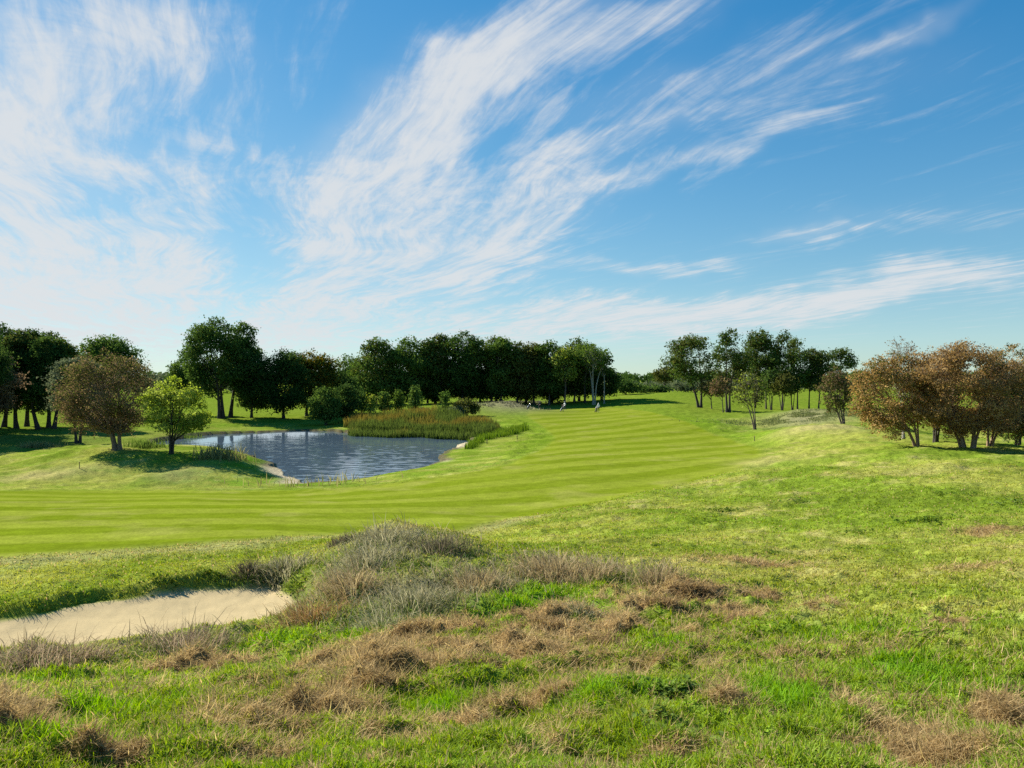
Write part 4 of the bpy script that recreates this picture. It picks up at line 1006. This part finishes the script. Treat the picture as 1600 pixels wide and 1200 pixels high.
# ------------------------------------------------------------------ golfers with their trolleys
def skin_body(joints, edges):
    me = bpy.data.meshes.new('skeleton'); me.from_pydata([j[:3] for j in joints], edges, []); o = bpy.data.objects.new('skeleton', me); COL.objects.link(o)
    md = o.modifiers.new('skin', 'SKIN'); md.use_smooth_shade = True
    for v, j in zip(me.skin_vertices[0].data, joints): v.radius = (j[3], j[4] if len(j) > 4 else j[3])
    me.skin_vertices[0].data[0].use_root = True
    ss = o.modifiers.new('sub', 'SUBSURF'); ss.levels = 1; ss.render_levels = 1
    dg = bpy.context.evaluated_depsgraph_get(); ev = o.evaluated_get(dg); m = bpy.data.meshes.new_from_object(ev)
    bpy.data.objects.remove(o); bpy.data.meshes.remove(me)
    return m
M_SKIN = simple('skin', (.50,.31,.22), .6)
def person(px, py, label, shirt, trousers, cap, face, arm=.35, stride=.18):
    X, Y = hit(px, py); zb = gz(X, Y)
    root = empty('person', (X, Y, zb), label, 'person', 'golfers on the fairway', face)
    J = []; E = []
    def j(x, y, z, r, r2=None, p=None):
        J.append((x, y, z, r, r2 or r)); 
        if p is not None: E.append((p, len(J)-1))
        return len(J)-1
    pel = j(0,0,.95,.155,.115); wa = j(0,-.01,1.10,.145,.105,pel); ch = j(0,.0,1.30,.175,.115,wa); sh = j(0,.0,1.44,.12,.085,ch)
    nk = j(0,.015,1.52,.056,.056,sh); hd = j(0,.035,1.62,.078,.092,nk); tp = j(0,.03,1.71,.070,.085,hd)
    for s in (-1, 1):
        hip = j(s*.10,0,.88,.095,.10,pel); kn = j(s*.11,.04+s*stride*.5,.49,.062,.066,hip); an = j(s*.11,-.01+s*stride,.10,.042,.045,kn); j(s*.12,.14+s*stride,.035,.045,.032,an)
        so = j(s*.20,0,1.41,.062,.06,sh); el = j(s*.27,.02,1.13,.045,.045,so); wr = j(s*.28,.02+arm*.6,1.00+arm*.15,.03,.03,el); pa = j(s*.28,.06+arm*.68,.97+arm*.15,.034,.022,wr)
        for k, ln in enumerate((.070,.082,.078,.062)):
            f1 = j(s*(.252+.019*k),.10+arm*.74,.93+arm*.15,.0095,.0095,pa); j(s*(.252+.019*k),.105+arm*.74,.93+arm*.15-ln*.55,.008,.008,f1)
        t1 = j(s*.235,.075+arm*.70,.955+arm*.15,.011,.011,pa); j(s*.232,.105+arm*.70,.925+arm*.15,.009,.009,t1)
    me = skin_body(J, E)
    me.name = 'body'
    ms = [simple('shirt', shirt, .8), simple('trousers', trousers, .8), M_SKIN, simple('shoes', (.6,.6,.58), .6)]
    for m_ in ms: me.materials.append(m_)
    for p in me.polygons:
        c = p.center
        if c.z > 1.50 or (abs(c.x) > .2 and c.z < 1.16 and c.z > .8): i = 2
        elif c.z > .97: i = 0
        elif c.z > .10: i = 1
        else: i = 3
        p.material_index = i; p.use_smooth = True
    b = bpy.data.objects.new('body', me); COL.objects.link(b); b.parent = root
    # face: nose, eyes, mouth, ears as one piece; cap with peak
    t = Tubes()
    t.add([(0,.125,1.655),(0,.150,1.625),(0,.125,1.612)], [.008,.014,.010], 6)
    for s in (-1,1): t.add([(s*.082,.03,1.66),(s*.092,.025,1.635),(s*.082,.035,1.605)], [.010,.016,.009], 6)
    t.build('face', M_SKIN, root)
    t = Tubes()
    for s in (-1,1): t.add([(s*.030-.010,.122,1.652),(s*.030+.010,.122,1.652)], [.007,.007], 5)
    t.add([(-.022,.122,1.582),(.022,.122,1.582)], [.006,.006], 5); t.build('eyes_and_mouth', simple('dark_features', (.08,.04,.03), .5), root)
    t = Tubes(); t.add([(0,.03,1.66),(0,.03,1.70),(0,.025,1.745),(0,.025,1.775),(0,.025,1.785)], [.100,.105,.092,.055,.01], 14)
    t.add([(0,.10,1.682),(0,.15,1.68),(0,.205,1.672)], [.075,.07,.045], 10)
    o = t.build('cap', simple('cap_cloth', cap, .8), root)
    return root
M_METAL = simple('trolley_metal', (.25,.25,.26), .35, metal=.8); M_RUB = simple('black_rubber', (.02,.02,.02), .7); M_STEEL = simple('club_steel', (.55,.55,.56), .25, metal=1)
def trolley(px, py, label, blabel, bag, rz, trim):
    X, Y = hit(px, py); zb = gz(X, Y)
    r = empty('golf_trolley', (X, Y, zb), label, 'golf trolley', 'golf trolleys on the fairway', rz)
    t = Tubes()
    t.add([(0,.28,.10),(0,-.05,.45),(0,-.42,.98),(0,-.50,1.05)], [.018,.018,.016,.016], 8)
    t.add([(-.34,-.05,.16),(0,.0,.36),(.34,-.05,.16)], [.014,.014,.014], 8); t.add([(-.16,.27,.12),(0,.28,.10),(.16,.27,.12)], [.014]*3, 8)
    t.build('frame', M_METAL, r)
    Tubes().add([(-.14,-.50,1.05),(0,-.52,1.06),(.14,-.50,1.05)], [.018,.018,.018], 8).build('handle', M_RUB, r)
    for x, y, rad in ((-.36,-.05,.15),(.36,-.05,.15),(0,.36,.11)):
        a = np.linspace(0, 2*math.pi, 17)
        w = Tubes(); w.add(np.stack([np.full(17, x), y+np.cos(a)*(rad-.025), rad+np.sin(a)*(rad-.025)], 1), np.full(17, .025), 6)
        wo = w.build('wheel', M_RUB, r)
        h = Tubes(); h.add([(x-.025,y,rad),(x+.025,y,rad)], [.03,.03], 8)
        for k in range(5):
            h.add([(x,y,rad),(x,y+math.cos(k*1.2566)*(rad-.03),rad+math.sin(k*1.2566)*(rad-.03))], [.008,.008], 4)
        h.build('rim', M_METAL, wo)
    b = empty('golf_bag', (X, Y, zb), blabel, 'golf bag', 'golf bags on the trolleys', rz)
    ax = np.array([0,-.50,.72]); ax /= np.linalg.norm(ax); p0 = np.array([0,.24,.20])
    q = [p0 + ax*s for s in (0,.02,.3,.62,.84,.88)]
    Tubes().add(q, [.02,.135,.14,.13,.145,.14], 14).build('bag_body', simple('bag_cloth', bag, .7), b)
    side = np.array([.0,.10,.07]); Tubes().add([p0+side+ax*.12, p0+side*1.3+ax*.16, p0+side*1.3+ax*.48, p0+side+ax*.54], [.02,.085,.08,.02], 10).build('pocket', simple('bag_pocket', trim, .7), b)
    a = np.linspace(0, 2*math.pi, 15); u = np.cross(ax, [1,0,0.]); c = p0+ax*.86
    Tubes().add([c + .14*(math.cos(k)*np.array([1,0,0])+math.sin(k)*u) for k in a], np.full(15, .02), 6).build('rim', M_RUB, b)
    rg = np.random.default_rng(int(px))
    for k in range(7):
        o = np.array([rg.uniform(-.08,.08), 0, 0]) + u*rg.uniform(-.08,.08); ln = rg.uniform(1.0, 1.18)
        t = Tubes().add([p0+o+ax*.5, p0+o*1.4+ax*ln], [.007,.007], 5); t.add([p0+o*1.4+ax*ln, p0+o*1.4+ax*(ln+.05)+np.array([.05,0,0]), p0+o*1.4+ax*(ln+.02)+np.array([.09,0,-.02])], [.012,.028,.018], 6)
        t.build('club', M_STEEL, b)
    Tubes().add([p0+ax*.15+np.array([.13,0,0]), p0+ax*.4+np.array([.22,0,-.03]), p0+ax*.7+np.array([.13,0,0])], [.012,.015,.012], 6).build('strap', M_RUB, b)
trolley(826,640.0,'golf trolley standing alone, leftmost on the far fairway','dark golf bag with pale pocket on the leftmost trolley',(.05,.05,.05),2.3,(.5,.5,.5))
person(843,640.6,'person in black jacket and dark trousers standing on the fairway','' or (.02,.02,.025),(.025,.025,.03),(.3,.3,.3),2.6,.5)
trolley(878,642.6,'golf trolley in front of the person in white top and dark trousers','grey and white golf bag left of the person in white top and dark trousers',(.06,.06,.06),2.2,(.7,.7,.68))
person(882.5,641.2,'person in white top and pale cap beside the grey and white golf bag',(.75,.75,.73),(.06,.065,.08),(.7,.7,.68),2.4,.6)
trolley(931.5,644.4,'golf trolley beside the rightmost golfer','black golf bag on the rightmost trolley',(.02,.02,.022),2.9,(.03,.03,.03))
person(935,643.8,'person in bright white shirt and black trousers, rightmost golfer',(.85,.85,.84),(.03,.03,.035),(.8,.8,.8),3.0,.6)




# ------------------------------------------------------------------ sun, sky, camera
SUN_AZ, SUN_EL = 56.0, 32.0          # degrees left of the view, above the horizon
sd = Vector((-math.sin(R(SUN_AZ))*math.cos(R(SUN_EL)), math.cos(R(SUN_AZ))*math.cos(R(SUN_EL)), math.sin(R(SUN_EL))))
L = bpy.data.lights.new('sun', 'SUN'); L.energy = 5.0; L.angle = R(.5); L.color = (1, .94, .83)
lo = bpy.data.objects.new('sun', L); COL.objects.link(lo); lo.rotation_euler = (-sd).to_track_quat('-Z', 'Y').to_euler(); lo.location = (0,0,60)

def build_world():
    w = bpy.data.worlds.new('World'); scene.world = w; w.use_nodes = True
    nt = w.node_tree; nt.nodes.clear()
    out = N(nt, 'ShaderNodeOutputWorld'); bg = N(nt, 'ShaderNodeBackground'); bg.inputs['Strength'].default_value = SKY_STRENGTH
    sky = N(nt, 'ShaderNodeTexSky', sky_type='NISHITA'); sky.sun_disc = False
    sky.sun_elevation = R(SUN_EL); sky.sun_rotation = R(-SUN_AZ); sky.altitude = 50; sky.air_density = 1.0; sky.dust_density = .1; sky.ozone_density = 2.5
    tc = N(nt, 'ShaderNodeTexCoord'); sp = N(nt, 'ShaderNodeSeparateXYZ'); nt.links.new(tc.outputs['Generated'], sp.inputs[0])
    def M(op, a, b=None, c=None, clamp=False):
        n = N(nt, 'ShaderNodeMath', operation=op); n.use_clamp = clamp
        for i, v in enumerate((a, b, c)):
            if v is None: continue
            if isinstance(v, (int, float)): n.inputs[i].default_value = v
            else: nt.links.new(v, n.inputs[i])
        return n.outputs[0]
    def comb(a, b, c=0.):
        n = N(nt, 'ShaderNodeCombineXYZ')
        for i, v in enumerate((a, b, c)):
            if isinstance(v, (int, float)): n.inputs[i].default_value = v
            else: nt.links.new(v, n.inputs[i])
        return n.outputs[0]
    def noise(vec, scale, det=4, rough=.55, dist=0.):
        n = N(nt, 'ShaderNodeTexNoise'); n.inputs['Scale'].default_value = scale; n.inputs['Detail'].default_value = det; n.inputs['Roughness'].default_value = rough; n.inputs['Distortion'].default_value = dist
        nt.links.new(vec, n.inputs['Vector']); return n
    def mapr(v, a, b, c=0., d=1., smooth=True):
        n = N(nt, 'ShaderNodeMapRange'); n.interpolation_type = 'SMOOTHSTEP' if smooth else 'LINEAR'
        nt.links.new(v, n.inputs[0]); n.inputs[1].default_value = a; n.inputs[2].default_value = b; n.inputs[3].default_value = c; n.inputs[4].default_value = d
        return n.outputs[0]
    x, y, z = sp.outputs
    # cirrus sheet: direction projected on a high plane, streaks parallel to the wind
    zz = M('MAXIMUM', M('ADD', z, .035), .02)
    u = M('DIVIDE', x, zz); v = M('DIVIDE', y, zz)
    ca, sa = math.cos(R(21.8)), math.sin(R(21.8))
    along = M('ADD', M('MULTIPLY', u, -sa), M('MULTIPLY', v, ca)); across = M('ADD', M('MULTIPLY', u, ca), M('MULTIPLY', v, sa))
    wv = noise(comb(M('MULTIPLY', along, .35), M('MULTIPLY', across, .35)), 1.0, 2)
    wsep = N(nt, 'ShaderNodeSeparateColor'); nt.links.new(wv.outputs['Color'], wsep.inputs[0])
    al2 = M('ADD', along, M('MULTIPLY', wsep.outputs[0], 1.2)); ac2 = M('ADD', across, M('MULTIPLY', M('SUBTRACT', wsep.outputs[1], .5), 1.3))
    s1 = noise(comb(M('MULTIPLY', al2, .42), M('MULTIPLY', ac2, 2.6)), 1.0, 7, .62, .25).outputs['Fac']
    s2 = noise(comb(M('MULTIPLY', al2, 1.3), M('MULTIPLY', ac2, 8.0), 3.), 1.0, 6, .62, .5).outputs['Fac']
    s3 = noise(comb(M('MULTIPLY', along, 1.6), M('MULTIPLY', across, 2.2), 7.), 1.0, 7, .66, .8).outputs['Fac']
    # coverage by direction (tan azimuth, tan elevation)
    yy = M('MAXIMUM', y, .08)
    a = M('DIVIDE', x, yy); e = M('DIVIDE', z, yy)
    wn = noise(comb(a, e), 3.2, 4, .6)
    wm = N(nt, 'ShaderNodeVectorMath', operation='MULTIPLY_ADD'); nt.links.new(wn.outputs['Color'], wm.inputs[0]); wm.inputs[1].default_value = (.20,.16,0)
    base = N(nt, 'ShaderNodeVectorMath', operation='SUBTRACT'); nt.links.new(comb(a, e), base.inputs[0]); base.inputs[1].default_value = (.10,.08,0)
    nt.links.new(base.outputs[0], wm.inputs[2])
    pos = wm.outputs[0]
    def blob(px, py, rx, ry, rot, wgt):
        mp = N(nt, 'ShaderNodeMapping', vector_type='TEXTURE'); nt.links.new(pos, mp.inputs[0])
        mp.inputs['Location'].default_value = ((px-800)/F, (HZ-py)/F, 0); mp.inputs['Rotation'].default_value = (0, 0, R(rot)); mp.inputs['Scale'].default_value = (rx/F, ry/F, 1)
        ln = N(nt, 'ShaderNodeVectorMath', operation='LENGTH'); nt.links.new(mp.outputs[0], ln.inputs[0])
        return mapr(ln.outputs['Value'], 1.25, .0, 0., wgt)
    tot = None
    for b in CLOUDS:
        o = blob(*b)
        tot = o if tot is None else M('ADD', tot, o)
    tot = M('MINIMUM', tot, 1.25)
    s4 = noise(comb(M('MULTIPLY', al2, 2.6), M('MULTIPLY', ac2, 15.0), 11.), 1.0, 6, .65, .9).outputs['Fac']
    st = M('ADD', M('ADD', M('MULTIPLY', s1, .34), M('MULTIPLY', s2, .32)), M('ADD', M('MULTIPLY', s3, .26), M('MULTIPLY', s4, .20)))      # about .56 on average
    dv = M('SUBTRACT', st, .56)
    erode = mapr(M('ADD', tot, M('MULTIPLY', dv, 2.6)), .02, .95)
    contrast = mapr(M('ADD', M('MULTIPLY', dv, 6.5), M('MULTIPLY', tot, .48)), -.30, .95)
    dens = M('MULTIPLY', erode, M('ADD', M('MULTIPLY', contrast, .62), M('MULTIPLY_ADD', tot, .10, .18)))
    veil = M('MULTIPLY', mapr(tot, .0, 1.2, 0., .26), 1.0)
    dens = M('MAXIMUM', dens, veil)
    # a little cirrus behind the camera as well
    bk = M('MULTIPLY', mapr(y, .1, -.3), mapr(st, .56, .75, 0., .6)); dens = M('MAXIMUM', dens, bk)
    low = mapr(z, .0, .06, .55, 1.); dens = M('MULTIPLY', dens, low)
    # sky colour, read a little above the true direction so that no yellow band sits on the horizon
    svm = N(nt, 'ShaderNodeVectorMath', operation='NORMALIZE'); nt.links.new(comb(x, y, M('ADD', M('MULTIPLY', M('MAXIMUM', z, 0.), .95), .02)), svm.inputs[0]); nt.links.new(svm.outputs[0], sky.inputs['Vector'])
    hs = N(nt, 'ShaderNodeHueSaturation'); hs.inputs['Hue'].default_value = SKY_HUE; hs.inputs['Saturation'].default_value = SKY_SAT; hs.inputs['Value'].default_value = SKY_VAL
    # shoulder: keeps the glow round the sun from washing out
    k1 = N(nt, 'ShaderNodeVectorMath', operation='SCALE'); nt.links.new(sky.outputs[0], k1.inputs[0]); k1.inputs['Scale'].default_value = .14
    k2 = N(nt, 'ShaderNodeVectorMath', operation='ADD'); nt.links.new(k1.outputs[0], k2.inputs[0]); k2.inputs[1].default_value = (1, 1, 1)
    k3 = N(nt, 'ShaderNodeVectorMath', operation='DIVIDE'); nt.links.new(sky.outputs[0], k3.inputs[0]); nt.links.new(k2.outputs[0], k3.inputs[1])
    nt.links.new(k3.outputs[0], hs.inputs['Color'])
    tn = N(nt, 'ShaderNodeVectorMath', operation='MULTIPLY'); nt.links.new(hs.outputs[0], tn.inputs[0]); tn.inputs[1].default_value = SKY_TINT
    mx = N(nt, 'ShaderNodeMix', data_type='RGBA'); nt.links.new(dens, mx.inputs[0]); nt.links.new(tn.outputs[0], mx.inputs[6]); mx.inputs[7].default_value = (*CLOUD_COL, 1)
    nt.links.new(mx.outputs[2], bg.inputs[0]); nt.links.new(bg.outputs[0], out.inputs[0])
SKY_TINT = (.85, 1.0, 1.03); SKY_STRENGTH = .085; SKY_HUE = .501; SKY_SAT = 1.58; SKY_VAL = 1.24; CLOUD_COL = (4.2, 4.33, 4.45)
CLOUDS = [(0,330,340,330,0,.85),(100,480,330,120,0,1.0),(60,130,240,170,25,.62),(250,70,190,100,-25,.55),(290,270,150,70,0,.42),(320,390,100,110,50,.5),
 (470,500,130,90,40,.75),(560,330,200,135,50,.80),(640,190,225,120,52,.78),(760,110,220,90,45,.6),(900,45,330,75,18,.85),(770,340,240,75,24,.66),(700,420,240,70,18,.62),
 (1380,450,460,40,7,.80),(1000,490,380,44,3,.68),(1010,402,210,20,2,.6),(1440,36,190,26,24,.62),(1090,255,270,24,15,.6),(1000,215,260,22,18,.4),(1230,140,440,110,14,.40),(700,540,600,70,0,.42),(1270,368,150,12,-3,.45),(1400,350,320,40,5,.36),(850,300,330,150,32,.20),(1100,480,700,60,2,.38),(1050,120,300,60,20,.24),(420,240,140,160,60,.22)]
build_world()

cam = bpy.data.cameras.new('camera'); co = bpy.data.objects.new('camera', cam); COL.objects.link(co)
cam.sensor_fit = 'HORIZONTAL'; cam.sensor_width = 36; cam.lens = 36*F/1600; cam.shift_y = -(600-HZ)/1600
cam.clip_start = .05; cam.clip_end = 20000
co.location = (0, 0, EYE); co.rotation_euler = (R(90), 0, 0)
scene.camera = co
scene.render.resolution_x = 1024; scene.render.resolution_y = 768
scene.view_settings.view_transform = 'Standard'; scene.view_settings.look = 'None'; scene.view_settings.gamma = 1
scene.view_settings.exposure = 1.05
scene.cycles.use_denoising = False
scene.cycles.max_bounces = 6; scene.cycles.transmission_bounces = 4; scene.cycles.diffuse_bounces = 3; scene.cycles.glossy_bounces = 3
scene.cycles.sample_clamp_indirect = 4
